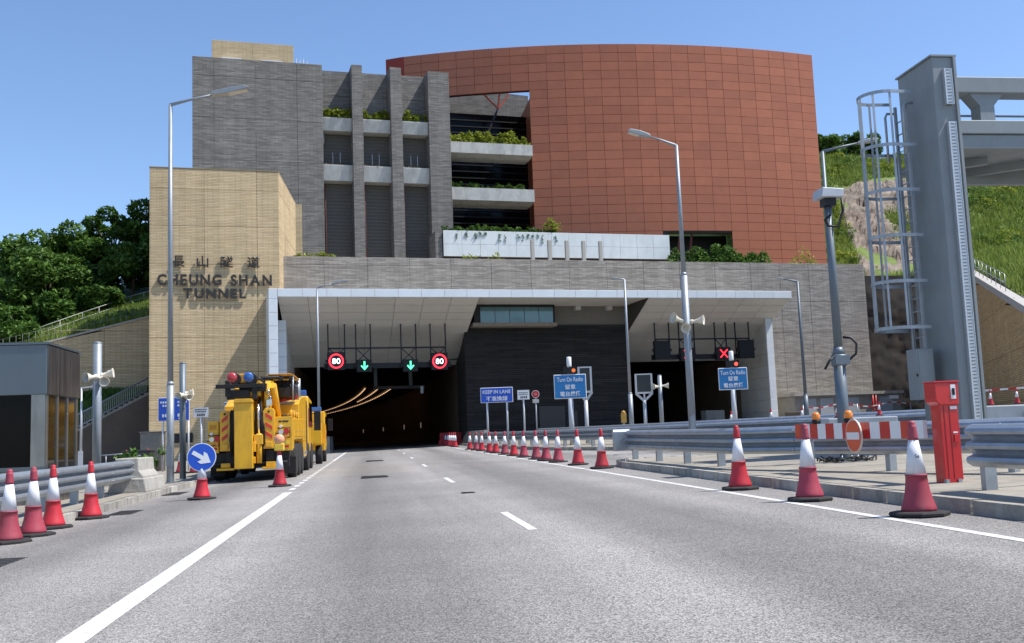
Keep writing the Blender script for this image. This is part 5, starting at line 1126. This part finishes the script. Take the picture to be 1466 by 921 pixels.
# cabinets on the left pavement
def cabinet(label, t, n, w, d, h, mt_, plate=False):
    o = thing('utility_cabinet', label, 'cabinet', RP(t, n, .13), -R(16.7)); m = MB(); m.box(-w / 2, w / 2, 0, d, 0, h); m.build('case', mt_, o, bevel=.02)
    m = MB(); m.box(-w / 2 - .04, w / 2 + .04, -.05, d + .04, h, h + .05); m.build('lid', mt_, o); m = MB(); m.box(-w / 2 + .06, w / 2 - .06, -.012, 0, .1, h - .08); dr = m.build('door', mt_, o)
    m = MB(); m.box(w / 2 - .16, w / 2 - .12, -.03, -.012, h * .45, h * .6); m.build('handle', STEEL, dr)
    if plate: m = MB(); m.box(-.28, .2, -.02, -.013, h * .55, h * .85); m.build('notice_plate', WHITE, o); text_rows(o, [(h * .72, -.22, .14, .05, 6), (h * .62, -.18, .1, .05, 4)], INK, -.0215)
    return o
DCAB = mat('dark_cabinet', (.06, .06, .058), .55, .3, var=.15)
cabinet('dark steel cabinet with white notice plate behind the concrete block', 44.0, -9.75, 1.15, .6, .95, DCAB, True)
cabinet('grey steel cabinet rising behind the dark one', 47.5, -9.9, .95, .6, 1.75, mat('grey_cabinet', (.18, .175, .165), .45, .6, var=.2))
bar_ = thing('plastic_barrier', 'grey folding crowd barrier near the left cabinets', 'barrier', RP(45, -10.9, .13), -R(10))
for z in (.35, .85): m = MB(); m.tube([(-.7, 0, z), (.8, 0, z + .05)], .025, 6); m.build('rail', STEEL, bar_)
for x in (-.7, -.3, .1, .5, .8): m = MB(); m.tube([(x, 0, 0), (x, 0, .88)], .02, 6); m.build('bar', STEEL, bar_)

# ------------------------------------------------------------------ lane control signals at the portals
LEDR, LEDG, LEDW = emit('led_red', (1.0, .03, .05), 1.6), emit('led_green', (.10, 1.0, .45), 1.5), emit('led_white', (.85, .92, 1.0), 1.3)
def hanger(label, xs, Y, zb, zbox):
    o = thing('signal_hanger', label, 'frame')
    for x in xs: m = MB(); m.bar((x, Y, zbox), (x, Y, soff_z(Y) + .06), .09); m.build('hanger_rod', BLACK, o)
    m = MB(); m.bar((xs[0], Y, zb), (xs[-1], Y, zb), .12); m.build('cross_beam', BLACK, o)
    m = MB(); m.bar((xs[0] - .3, Y + .1, zbox + .2), (xs[-1] + .4, Y + .1, zbox + .2), .3, .4); m.build('lower_beam', BLACK, o)
    for a, b in zip(xs[::2], xs[1::2]):
        m = MB(); m.bar((a, Y + .02, zb), (b, Y + .02, zb - 1.1), .06); m.bar((b, Y - .05, zb), (a, Y - .05, zb - 1.1), .06); m.build('brace', BLACK, o)
hanger('black hanging frame carrying the four lit signals over the left portal', [8.4, 9.65, 10.5, 11.62, 13.98, 15.15, 16.3, 17.5], 76.7, 8.2, 6.65)
hanger('black hanging frame carrying the signals over the right portal', [35.4, 36.7, 37.6, 39.0, 40.95, 42.0, 42.9, 44.2], 76.7, 8.65, 6.95)
def signal(label, x, z, w, h, kind, Y=76.4):
    q = 76.4 / 81.0; x, z, w, h = x * q, (z - 1.22) * q + 1.22, w * q, h * q
    o = thing('lane_signal', label, 'signal', (x, Y, z), 0, 'lane signals over the tunnel mouths')
    m = MB(); m.box(-w / 2, w / 2, -.2, .2, -h / 2, h / 2); m.build('housing', BLACK, o, bevel=.02)
    m = MB(); m.box(-w / 2 - .14, -w / 2, -.1, .1, -.1, .12); m.build('side_bracket', BLACK, o); m = MB(); m.box(w / 2, w / 2 + .14, -.1, .1, -.1, .12); m.build('side_bracket', BLACK, o)
    if kind == '80':
        m = MB(); n_ = 40; ro, ri = w * .44, w * .345
        vs = [(math.cos(2 * math.pi * k / n_) * r, y, math.sin(2 * math.pi * k / n_) * r) for y in (-.225, -.2) for r in (ro, ri) for k in range(n_)]
        fs = []
        for k in range(n_):
            k2 = (k + 1) % n_; fs += [(k, k2, n_ + k2, n_ + k), (2 * n_ + k, 3 * n_ + k, 3 * n_ + k2, 2 * n_ + k2), (k, 2 * n_ + k, 2 * n_ + k2, k2), (n_ + k, n_ + k2, 3 * n_ + k2, 3 * n_ + k)]
        m._add(vs, fs); m.build('red_ring', LEDR, o); text_mesh('80', 'numeral', LEDW, o, (0, -.215, -.21), height=.42, width=.62, bold=.012, thick=.01)
    if kind == 'down':
        m = MB(); m.prism([(-.06, .34), (.06, .34), (.06, -.12), (.22, .05), (.28, -.03), (0, -.34), (-.28, -.03), (-.22, .05), (-.06, -.12)], -.22, -.2, 'xz'); m.build('green_arrow', LEDG, o)
    if kind == 'cross':
        for s in (-1, 1): m = MB(); m.bar((-.34, -.212 - .006 * s, -.34 * s), (.34, -.212 - .006 * s, .34 * s), .02, .10, up=(0, 1, 0)); m.bar((-.34, -.212 - .006 * s, -.34 * s), (.34, -.212 - .006 * s, .34 * s), .10, .02, up=(0, 1, 0)); m.build('red_bar', LEDR, o)
    return o
signal('lit 80 speed limit signal at the left end of the left portal row', 9.47, 7.56, 1.36, 1.42, '80'); signal('left green down arrow over the left portal', 11.72, 7.15, 1.2, 1.0, 'down')
signal('right green down arrow over the left portal', 15.48, 7.12, 1.2, 1.0, 'down'); signal('lit 80 speed limit signal at the right end of the left portal row', 17.9, 7.42, 1.38, 1.42, '80')
signal('blank black signal box at the left end of the right portal row', 38.0, 8.1, 1.5, 1.65, ''); signal('signal box half hidden by the loudspeaker lamp over the right portal', 40.4, 7.7, 1.4, 1.15, 'cross')
signal('red cross lane signal over the right portal', 43.95, 7.72, 1.4, 1.15, 'cross'); signal('blank black signal box at the right end of the right portal row', 46.3, 8.1, 1.5, 1.65, '')
ic = thing('height_gauge', 'dark hanging bar inside the left tunnel mouth', 'frame')
m = MB(); m.bar((13.0, 84.8, 5.55), (17.4, 84.8, 5.55), .2, .25); m.build('bar', BLACK, ic)
for x in (13.2, 16.2): m = MB(); m.bar((x, 84.8, 5.6), (x, 84.8, 7.3), .28, .2); m.build('hanger_rod', mat('dim_green_grey', (.05, .06, .055), .6), ic)
m = MB(); m.box(17.0, 17.25, 84.55, 84.75, 5.0, 5.6); m.build('camera', STEEL, ic)
wb = thing('water_barrier', 'dark red plastic barrier at the right side of the left tunnel mouth', 'barrier', (18.9, 82.0, ground_z(18.9, 82)), -R(8))
m = MB(); m.prism([(-1.0, 0), (1.0, 0), (1.0, .3), (.9, .45), (.9, 1.0), (-.9, 1.0), (-.9, .45), (-1.0, .3)], -.25, .25, 'xz'); m.build('body', mat('barrier_red', (.42, .01, .015), .5), wb, bevel=.03)
m = MB(); m.box(-.3, .3, -.26, -.25, .55, .85); m.build('panel', WHITE, wb)
# ------------------------------------------------------------------ booth at the left
bo = thing('control_booth', 'stainless steel booth with dark windows at the left edge', 'booth', RP(23.25, -7.08, .1), ROAD)
W_, D_ = 3.4, 2.35; MULL = mat('booth_mullion', (.26, .26, .255), .3, .8, var=.3, scale=3, stretch=(1, 1, .3))
m = MB(); m.box(-W_, 0, 0, D_, .75, 2.45)
m.build('interior', mat('booth_interior', (.02, .016, .012), .7), bo)
m = MB(); m.box(-W_ - .02, .06, -.06, D_ + .06, 2.40, 3.50); m.build('fascia', STAIN, bo, bevel=.015)
for k in range(3):
    a = -.04 + k * (D_ + .08) / 3; m = MB(); m.box(.06, .085, a + .012, a + (D_ + .08) / 3 - .012, 2.42, 3.47); m.build('fascia_panel', STAIND, bo)
m = MB(); m.box(-W_ - .05, .1, -.09, D_ + .09, 3.50, 3.55); m.build('roof_edge', STAIN, bo)
m = MB(); m.box(-W_, .03, -.03, D_ + .03, -.1, .78); m.build('base', STAIND, bo)
m = MB(); m.box(-W_, .05, -.07, -.03, .76, .84); m.build('sill', STAIN, bo)
for x0, x1 in ((-.26, .03), (-1.38, -1.22), (-2.5, -2.36), (-3.4, -3.3)): m = MB(); m.box(x0, x1, -.05, .05, .8, 2.40); m.build('mullion', MULL, bo)
for x0, x1 in ((-1.22, -.26), (-2.36, -1.38), (-3.3, -2.5)): m = MB(); m.box(x0, x1, -.02, .0, .84, 2.40); m.build('window_pane', DGLASS, bo)
for k in range(4): y = .04 + k * .74; m = MB(); m.box(.0, .055, y - .05, y + .06, .8, 2.40); m.build('mullion', MULL, bo)
BG = mat('side_glass', (.012, .008, .005), .1, .0, var=.9, scale=1.2, spec=.5)
for k in range(3): y = .1 + k * .74; m = MB(); m.box(.012, .03, y, y + .63, .8, 2.40); m.build('window_pane', BG, bo)
# ------------------------------------------------------------------ recovery truck
tk = thing('recovery_truck', 'yellow heavy recovery truck parked at the left kerb seen from behind', 'truck', RP(32.2, -3.72, .0), ROAD)
def part(name, mt_, f, bev=.012, parent=None):
    m = MB(); f(m); return m.build(name, mt_, parent or tk, bevel=bev)
CHAS = mat('chassis_black', (.016, .015, .015), .6, .2, var=.3)
part('chassis', CHAS, lambda m: (m.box(-.5, .5, .1, 11, .55, .95), m.box(-1.15, 1.15, .05, .35, .42, .9), m.box(-1.0, 1.0, .3, 7.5, .75, 1.0)))
# wheels
def wheel(x, y, r=.52, w=.32, side=1):
    o = bpy.data.objects.new('wheel', None); COL.objects.link(o); o.parent = tk; o.location = (x, y, r)
    M = Matrix.Rotation(R(90), 4, 'Y')
    m = MB(); m.lathe([(.30, -w / 2), (.42, -w / 2 - .005), (r - .03, -w / 2 + .02), (r, -w / 2 + .06), (r, w / 2 - .06), (r - .03, w / 2 - .02), (.42, w / 2 + .005), (.30, w / 2)], 28, M); m.build('tyre', TYRE, o)
    m = MB(); m.lathe([(.31, side * w * .42), (.28, side * w * .30), (.20, side * w * .22), (.13, side * w * .25), (.12, side * w * .46), (0.0, side * w * .48)], 20, M, caps=False)
    for k in range(8): a = k * math.pi / 4; m.tube([(side * w * .2, math.cos(a) * .17, math.sin(a) * .17), (side * w * .32, math.cos(a) * .17, math.sin(a) * .17)], .02, 5)
    m.build('rim', mat('wheel_rim', (.42, .42, .41), .4, .5, var=.25, dirt=.4, dirt_scale=5), o); return o
for y in (1.35, 2.75, 4.15):
    for s in (-1, 1): wheel(s * 1.14, y, .56, .30, s)
for y in (7.7, 9.9):
    for s in (-1, 1): wheel(s * 1.13, y, .56, .32, s)
# side bodies above the wheels with arches
for s in (-1, 1):
    x0, x1 = (.74, 1.26) if s > 0 else (-1.26, -.74)
    part('side_body', YEL, lambda m: m.prism([(.05, .95), (.62, .95), (.72, 1.22), (1.95, 1.26), (2.05, 1.2), (2.15, 1.26), (3.35, 1.26), (3.45, 1.2), (3.55, 1.26), (4.8, 1.26), (4.9, .62), (6.6, .62), (6.6, 2.0), (.05, 1.86)], x0, x1, 'yz'))
    for k in range(4):
        y0 = 1.0 + k * 1.35; part('locker_door', YEL, lambda m: m.box(s * 1.262 - .012, s * 1.262 + .012, y0 + .05, y0 + 1.22, 1.34, 1.78), .006)
    for k in range(3): part('mudguard', CHAS, lambda m: m.tube([(s * 1.12, 1.35 + 1.4 * k + math.cos(R(a)) * .6, .54 + math.sin(R(a)) * .6) for a in range(0, 181, 20)], .03, 6), 0)
# rear corner lockers with lamp clusters
def rear_lamps(cx, z):
    for dx, dz, r, mt_ in ((-.07, .0, .075, CHROME), (.09, .02, .085, SIGNRED), (.08, -.14, .05, AMBER), (-.08, .17, .045, WHITE)):
        m = MB(); disc(m, r, -.22, -.14, cx + dx, z + dz, 16); m.build('tail_lamp', mt_, tk)
    part('lamp_guard', CHAS, lambda m: (m.tube([(cx - .2, -.2, z - .2), (cx + .2, -.2, z - .17), (cx + .2, -.2, z + .12), (cx - .18, -.2, z + .12)], .018, 6), m.tube([(cx - .22, -.2, z - .05), (cx + .2, -.2, z - .02)], .015, 6)), 0)
part('rear_locker', YEL, lambda m: m.box(.74, 1.27, -.14, .06, .90, 1.95))
rear_lamps(1.0, 1.48)
part('rear_locker', YEL, lambda m: m.box(-1.27, -.95, -.14, .06, .90, 1.88))
rear_lamps(-1.08, 1.32)
text_mesh('▬ ▬▬', 'plate_print', INK, tk, (1.0, -.142, 1.78), height=.05, width=.3)
part('rear_plate', YELD, lambda m: m.box(-1.22, -1.02, -.16, -.14, 1.62, 1.76), .004)
# hazard striped uprights
HAZ = mat('hazard_red', (.62, .05, .03), .45)
for x0, x1, z0, z1 in ((-.90, -.60, .95, 2.18), (.40, .74, .98, 2.22)):
    part('outrigger', YEL, lambda m: m.prism([(x0, z0), (x1, z0), (x1, z1 - .08), (x1 - .06, z1), (x0 + .06, z1), (x0, z1 - .08)], -.26, .1, 'xz'))
    dx = 1 if x0 < 0 else -1
    for k in range(3):
        zc = z0 + .42 + k * .28; w = (x1 - x0) * .30; c = (x0 + x1) / 2
        part('hazard_stripe', HAZ, lambda m: m.prism([(c - w, zc - .07 * dx - .06), (c + w, zc + .07 * dx - .06), (c + w, zc + .07 * dx + .06), (c - w, zc - .07 * dx + .06)], -.272, -.258, 'xz'), 0)
    part('lifting_eye', CHAS, lambda m: disc(m, .035, -.275, -.25, (x0 + x1) / 2, z1 - .1, 12), 0)
    part('tow_hook', YEL, lambda m: m.prism([((x0 + x1) / 2 - .1, z0 + .05), ((x0 + x1) / 2 + .1, z0 + .05), ((x0 + x1) / 2 + .1, z0 + .22), ((x0 + x1) / 2 - .1, z0 + .22)], -.33, -.26, 'xz'))
# central tow boom housing, folded up
part('tow_boom', YEL, lambda m: m.box(-.43, .12, -.62, -.20, .40, 2.40), .02)
part('tow_boom_cap', YEL, lambda m: m.prism([(-.45, 2.40), (.14, 2.40), (.10, 2.52), (-.40, 2.52)], -.66, -.16, 'xz'))
part('boom_link', YEL, lambda m: (m.box(.12, .2, -.5, -.25, .9, 1.2), m.box(.12, .18, -.5, -.3, .55, .75)))
part('lift_cylinder', YEL, lambda m: m.tube([(.28, -.34, .55), (.28, -.34, 1.45)], .085, 14), 0)
part('cylinder_rod', CHROME, lambda m: m.tube([(.28, -.34, 1.45), (.26, -.34, 2.35)], .035, 10), 0)
part('cylinder_collar', YEL, lambda m: m.box(.14, .40, -.46, -.22, 1.12, 1.42))
for x0, x1 in ((-1.0, -.48), (.36, .86)): part('step_bar', YEL, lambda m: (m.box(x0, x1, -.3, -.12, .36, .43), m.box((x0 + x1) / 2 - .14, (x0 + x1) / 2 + .14, -.22, .05, .44, .58)))
part('tow_gear', CHAS, lambda m: (m.box(-.75, -.5, -.1, .2, .45, .95), m.box(.45, .7, -.1, .2, .45, .95), m.tube([(-1.1, -.05, .55), (1.1, -.05, .55)], .06, 8)))
# main lifting boom leaning forward
for s in (-1, 1): part('boom_arm', YEL, lambda m: m.prism([(.1, 1.9), (.65, 1.9), (1.6, 2.95), (1.35, 3.15), (.3, 3.1), (-.1, 2.75)], s * .38 + .12 - .08, s * .38 + .12 + .08, 'yz'))
part('main_boom', YEL, lambda m: m.prism([(-.25, 2.62), (4.6, 2.0), (4.6, 2.4), (1.2, 3.05), (-.25, 3.08)], -.2, .32, 'yz'))
part('boom_cylinder', YEL, lambda m: m.tube([(.66, .2, 2.95), (.72, 1.3, 1.9)], .12, 12), 0)
part('boom_cylinder', YEL, lambda m: m.tube([(-.42, .2, 2.95), (-.46, 1.3, 1.9)], .12, 12), 0)
part('hydraulic_block', CHROME, lambda m: (m.box(.48, .66, -.15, .1, 2.3, 2.5), m.tube([(.5, -.1, 2.2), (.62, -.05, 2.6)], .04, 8)))
part('sheave_head', CHAS, lambda m: (m.box(-.66, .02, -.5, -.2, 2.52, 2.8), m.box(-.3, .5, -.3, .1, 2.75, 3.0)))
part('cross_bar', CHAS, lambda m: m.box(-.98, .46, -.55, -.42, 2.86, 2.98), .01)
part('cross_bar_mount', CHAS, lambda m: (m.box(-.7, -.55, -.52, -.4, 2.6, 3.1), m.box(.1, .25, -.52, -.4, 2.5, 2.9)))
part('beacon_bridge', YELD, lambda m: m.box(-.40, .10, -.45, -.15, 3.0, 3.30), .04)
for x, mt_, nm in ((-.40, mat('red_lens', (.42, .03, .035), .3, coat=.6), 'red'), (.08, mat('blue_lens', (.03, .11, .36), .3, coat=.6), 'blue')):
    m = MB(); m.lathe([(.0, -.40), (.11, -.395), (.14, -.37), (.15, -.33), (.15, -.25), (.13, -.15)], 18, Matrix.Translation((x, -.92, 3.14)) @ Matrix.Rotation(R(-90), 4, 'X')); o = m.build('beacon', mt_, tk); o['label'] = nm + ' round beacon lens'
    m = MB(); m.lathe([(.165, -.62), (.185, -.60), (.185, -.42), (.16, -.40)], 18, Matrix.Translation((x, -.92, 3.14)) @ Matrix.Rotation(R(90), 4, 'X')); m.build('beacon_housing', CHAS, tk)
part('winch_guard', CHAS, lambda m: (m.box(.2, 1.15, 1.9, 2.1, 2.75, 3.2), m.box(-.1, .3, .6, 1.6, 3.05, 3.2), m.tube([(.2, 1.2, 3.25), (1.2, 1.6, 3.3)], .06, 8), m.box(.7, 1.2, 1.5, 1.9, 2.65, 2.95)), .02)
part('work_lamp', WHITE, lambda m: m.box(-.62, -.5, -.5, -.4, 3.0, 3.12), .02)
# winch deck, rack and upper body
part('deck_body', YEL, lambda m: m.prism([(3.2, 1.9), (7.0, 1.95), (7.0, 2.85), (4.2, 2.7), (3.2, 2.45)], -1.24, 1.24, 'yz'), .02)
part('deck_ledge', YEL, lambda m: m.box(.35, 1.25, 1.2, 3.2, 1.86, 1.95))
part('red_roll', mat('red_cover', (.45, .02, .03), .6), lambda m: m.tube([(.55, 2.8, 2.62), (1.2, 2.9, 2.72)], .12, 10), 0)
for k in range(5): part('winch_drum', CHAS, lambda m: m.tube([(.35 + k * .18, 2.0 + .2 * k, 2.85), (.42 + k * .18, 2.0 + .2 * k, 2.85)], .28, 16), 0)
part('winch_frame', CHAS, lambda m: (m.box(.25, 1.2, 2.2, 3.6, 2.7, 3.05), m.bar((.3, 2.2, 2.6), (1.2, 3.6, 3.2), .08)))
for k in range(6): part('hanging_chain', CHAS, lambda m: m.tube([(.4 + .13 * k, 1.9, 3.2), (.42 + .13 * k, 1.85, 2.9), (.45 + .12 * k, 1.95, 2.62)], .03, 5), 0)
part('rack_roof', YELD, lambda m: m.box(.30, 1.22, 1.4, 4.0, 3.31, 3.35), .01)
for x, y in ((.35, 1.5), (1.18, 1.5), (1.18, 3.9), (.35, 3.9)): part('rack_leg', STEEL, lambda m: m.tube([(x, y, 2.5), (x, y, 3.3)], .03, 6), 0)
part('exhaust_stack', CHROME, lambda m: [m.lathe([(.13, z), (.16, z + .06), (.13, z + .12)], 14, Matrix.Translation((1.05, 3.3, 0))) for z in (2.62, 2.74, 2.86, 2.98)], 0)
part('exhaust_pipe', STEEL, lambda m: (m.tube([(1.1, 5.3, 2.6), (1.1, 5.3, 3.45)], .07, 10), m.tube([(.75, 5.0, 2.6), (.75, 5.0, 3.25)], .05, 10)), 0)
part('deck_chains', CHAS, lambda m: [m.tube([(.5 + .15 * k, 1.3 + .3 * k, 1.97), (.6 + .13 * k, 1.6 + .3 * k, 2.05), (.8 + .1 * k, 1.7 + .3 * k, 1.97)], .035, 6) for k in range(5)], 0)
# cab
part('cab', YEL, lambda m: m.prism([(8.3, .75), (10.9, .75), (11.0, 1.7), (10.75, 2.85), (8.4, 2.95), (8.3, 2.6)], -1.24, 1.24, 'yz'), .05)
part('cab_rear_panel', CHAS, lambda m: m.box(-1.2, 1.2, 7.05, 8.28, .9, 2.75))
part('cab_stripe', mat('maroon', (.14, .01, .02), .4), lambda m: m.box(1.238, 1.256, 8.35, 10.8, 1.75, 2.45), 0)
part('side_window', DGLASS, lambda m: m.box(1.24, 1.258, 8.9, 10.5, 1.95, 2.7), 0)
part('fuel_tank', STEEL, lambda m: m.tube([(1.0, 5.4, .75), (1.0, 6.9, .75)], .27, 16), 0)
part('mirror', CHAS, lambda m: (m.box(1.35, 1.62, 10.3, 10.42, 1.6, 2.4), m.tube([(1.2, 10.4, 2.3), (1.5, 10.36, 2.3)], .02, 6)), .01)
part('roof_beacon', mat('blue_lens', (.03, .11, .36), .3), lambda m: m.box(.7, 1.15, 8.7, 9.0, 2.95, 3.2), .03)
# hoses, brackets and small fittings that crowd the truck's tail
for k in range(5):
    x = -.56 + .03 * k; part('hose', CHAS, lambda m: m.tube([(x, -.22, .75 + .1 * k), (x - .04, -.34, 1.3), (x + .02, -.3, 1.9 + .08 * k), (x + .12, -.15, 2.45)], .016, 6), 0)
for k in range(4):
    x = .36 + .02 * k; part('hose', CHAS, lambda m: m.tube([(x, -.2, .8), (x + .03, -.32, 1.25 + .1 * k), (x - .02, -.28, 1.8), (x - .12, -.1, 2.5 + .05 * k)], .016, 6), 0)
part('tail_gap', CHAS, lambda m: (m.box(-.6, -.44, -.16, .1, .9, 2.2), m.box(.13, .40, -.16, .1, .9, 2.2)), 0)
for x in (-1.1, 1.06): part('reflector', SIGNRED, lambda m: m.box(x - .1, x + .1, -.155, -.14, 1.0, 1.06), 0)
part('number_plate', mat('plate_yellow', (.75, .55, .05), .5), lambda m: m.box(.82, 1.18, -.15, -.14, 1.10, 1.2), 0)
for k in range(6): part('side_marker', AMBER, lambda m: m.box(1.262, 1.276, 1.3 + k * .9, 1.38 + k * .9, 1.17, 1.21), 0)
for k in range(5): part('locker_handle', STEEL, lambda m: m.box(1.272, 1.287, 1.5 + k * 1.05, 1.64 + k * 1.05, 1.5, 1.53), 0)
part('deck_rail', YEL, lambda m: (m.tube([(1.2, .3, 2.15), (1.2, 3.2, 2.2)], .02, 6), [m.tube([(1.2, .3 + q * .72, 1.88), (1.2, .3 + q * .72, 2.16)], .02, 6) for q in range(5)]), 0)
for k in range(3): part('work_light', CHAS, lambda m: m.box(.42 + k * .32, .56 + k * .32, 1.32, 1.4, 3.16, 3.28), .02)
part('light_bar', YELD, lambda m: m.box(.4, 1.15, 1.36, 1.46, 3.35, 3.39), .01)
part('pulley', CHROME, lambda m: (m.lathe([(.1, -.03), (.13, 0), (.1, .03)], 14, Matrix.Translation((.55, .0, 2.72)) @ Matrix.Rotation(R(90), 4, 'Y')), m.lathe([(.1, -.03), (.13, 0), (.1, .03)], 14, Matrix.Translation((-.15, -.3, 2.95)) @ Matrix.Rotation(R(90), 4, 'Y'))), 0)
part('tow_cable', CHROME, lambda m: m.tube([(.55, .05, 2.82), (.35, .6, 3.05), (.5, 1.9, 3.0)], .015, 6), 0)
for s in (-1, 1): part('mud_flap', TYRE, lambda m: m.box(s * 1.09 - .22, s * 1.09 + .22, .6, .63, .18, .7), 0)
# second works vehicle just ahead of the recovery truck
v2 = thing('works_lorry', 'second yellow works lorry half hidden ahead of the recovery truck', 'truck', RP(47.0, -3.45, .0), ROAD); tk_main = tk; tk = v2
part('tipper_body', YEL, lambda m: m.box(-1.15, 1.15, 0, 4.0, .95, 1.9), .02)
for k in range(5): part('body_rib', YEL, lambda m: m.box(1.15, 1.2, .2 + k * .85, .32 + k * .85, .95, 1.88), 0)
part('chassis', CHAS, lambda m: m.box(-.45, .45, .1, 6, .5, .95), 0)
part('cab', YEL, lambda m: m.prism([(4.3, .6), (6.1, .6), (6.2, 1.5), (5.95, 2.5), (4.3, 2.55)], -1.12, 1.12, 'yz'), .05)
part('side_window', DGLASS, lambda m: m.box(1.12, 1.135, 4.7, 5.7, 1.6, 2.3), 0)
part('cab_stripe', MATS['maroon'], lambda m: m.box(1.12, 1.133, 4.4, 6.0, 1.2, 1.5), 0)
part('roof_beacon', MATS['blue_lens'], lambda m: m.box(.4, .95, 4.5, 4.8, 2.55, 2.78), .03)
part('mirror', CHAS, lambda m: m.box(1.2, 1.45, 5.7, 5.8, 1.6, 2.2), .01)
for y in (1.0, 5.2):
    for s_ in (-1, 1): wheel(s_ * .98, y, .45, .28, s_)
tk = tk_main
# ------------------------------------------------------------------ service yard right of the portals
an_ = thing('service_annex', 'low concrete service annex with pale doors at the grey wall foot', 'building')
m = MB(); m.box(47.6, 58.2, 75.6, 79.1, 0, 3.55); m.build('wall', mat('annex_wall', (.26, .245, .22), .9, var=.25, scale=1.5), an_)
m = MB(); m.box(47.4, 58.4, 75.3, 79.1, 3.55, 3.8); m.build('roof', CONC, an_)
for k, x in enumerate((48.3, 50.0, 52.6, 56.0)): m = MB(); m.box(x, x + 1.3, 75.53, 75.6, 1.1, 3.3); m.build('door', mat('pale_blue_door', (.38, .42, .46), .5, .2), an_)
for k, x in enumerate((55.2, 55.5)): m = MB(); m.tube([(x, 75.4, 1.0), (x, 75.4, 3.5)], .07, 8); m.build('red_pipe', SIGNRED, an_)
m = MB(); m.box(57.0, 57.9, 75.45, 75.6, 3.1, 3.4); m.build('wall_lamp', WHITE, an_)
bb = thing('storage_crate', 'brown wooden crate standing before the grey wall', 'crate', RP(66.6, 29.0), -R(16)); 
m = MB(); m.box(-.45, .45, 0, .8, -.1, 1.05); m.build('body', mat('crate_brown', (.16, .12, .075), .8, var=.2), bb); m = MB(); m.box(-.5, .5, -.05, .85, 1.05, 1.12); m.build('lid', mat('crate_lid', (.3, .25, .18), .8), bb)
STRIPE_TAPE = mat('tape_white', (.75, .7, .7), .5)
tp = thing('barrier_tape', 'red and white tape strung along the service yard', 'tape')
for k in range(22):
    a = Vector((46.8 + k * .48, 73.2, 2.6 - .15 * math.sin(k * .6))); b = Vector((46.8 + (k + 1) * .48, 73.2, 2.6 - .15 * math.sin((k + 1) * .6)))
    m = MB(); m.bar(a, b, .01, .09); m.build('tape_length', SIGNRED if k % 2 else STRIPE_TAPE, tp)
for x in (46.8, 52, 57.3): m = MB(); m.tube([(x, 73.2, 1), (x, 73.2, 2.7)], .04, 6); m.build('stake', STEEL, tp)
# concrete blocks behind the gantry with cones on them
def jersey(label, t, n, L, h, w=.7):
    o = thing('concrete_block', label, 'concrete block', RP(t, n, .0), -R(16)); m = MB(); m.box(-L / 2, L / 2, -w / 2, w / 2, 0, h); m.build('block', mat('pale_block', (.42, .45, .47), .8, var=.12, scale=2, dirt=.35, dirt_scale=1.5, dirt_col=(.2, .2, .19)), o, bevel=.03)
    for x in (-L * .3, L * .3): m = MB(); m.tube([(x - .08, 0, h - .02), (x - .08, 0, h + .08), (x + .08, 0, h + .08), (x + .08, 0, h - .02)], .015, 6); m.build('lifting_loop', STEEL, o)
    return o
jersey('long pale concrete block left of the gantry column foot', 27.5, 13.9, 2.0, .90)
jersey('grey concrete block at the right edge carrying small cones', 25.5, 16.9, 1.9, 1.02)
def at_block(t, n, dz, lab, sc):
    p = RP(t, n); c = cone(p.x, p.y, lab, 'small cones on the concrete blocks', False, dz=dz); c.scale = (sc, sc, sc)
at_block(27.6, 13.3, .92, 'small cone on the long block, left of the gantry cabinet', .34); at_block(27.4, 14.5, .92, 'small cone on the long block, nearer the gantry column', .38)
at_block(25.7, 16.2, 1.03, 'small cone at the left end of the right-edge block', .42); at_block(25.5, 16.75, 1.03, 'small cone in the middle of the right-edge block', .42); at_block(25.3, 17.4, 1.03, 'small cone at the picture edge on the right block', .42)
t2 = thing('barrier_tape', 'tape linking the small cones on the right-edge block', 'tape')
a = RP(25.7, 16.2, 1.44); b = RP(25.3, 17.9, 1.47)
for k in range(8): m = MB(); m.bar(a.lerp(b, k / 8), a.lerp(b, (k + 1) / 8), .012, .05); m.build('tape_length', SIGNRED if k % 2 else STRIPE_TAPE, t2)
for k, (t, n) in enumerate(((60, 22), (61, 25), (62, 27.5))):
    p = RP(t, n); cone(p.x, p.y, ['far cone left of the right radio sign, before the right portal', 'far cone before the right portal behind the median rail', 'far cone at the right side of the right portal'][k], 'far cones before the right portal', dz=.35)
tb = thing('ticket_barrier', 'grey equipment cabinet inside the right tunnel mouth', 'cabinet', (42.6, 80.5, ground_z(42.6, 80.5)), 0)
m = MB(); m.box(-.9, .9, 0, 1, 0, 1.6); m.build('case', mat('grey_cab2', (.3, .29, .27), .7), tb, bevel=.02); m = MB(); m.box(-.8, -.02, -.02, 0, .1, 1.5); m.build('door', mat('grey_cab2b', (.26, .25, .24), .7), tb)
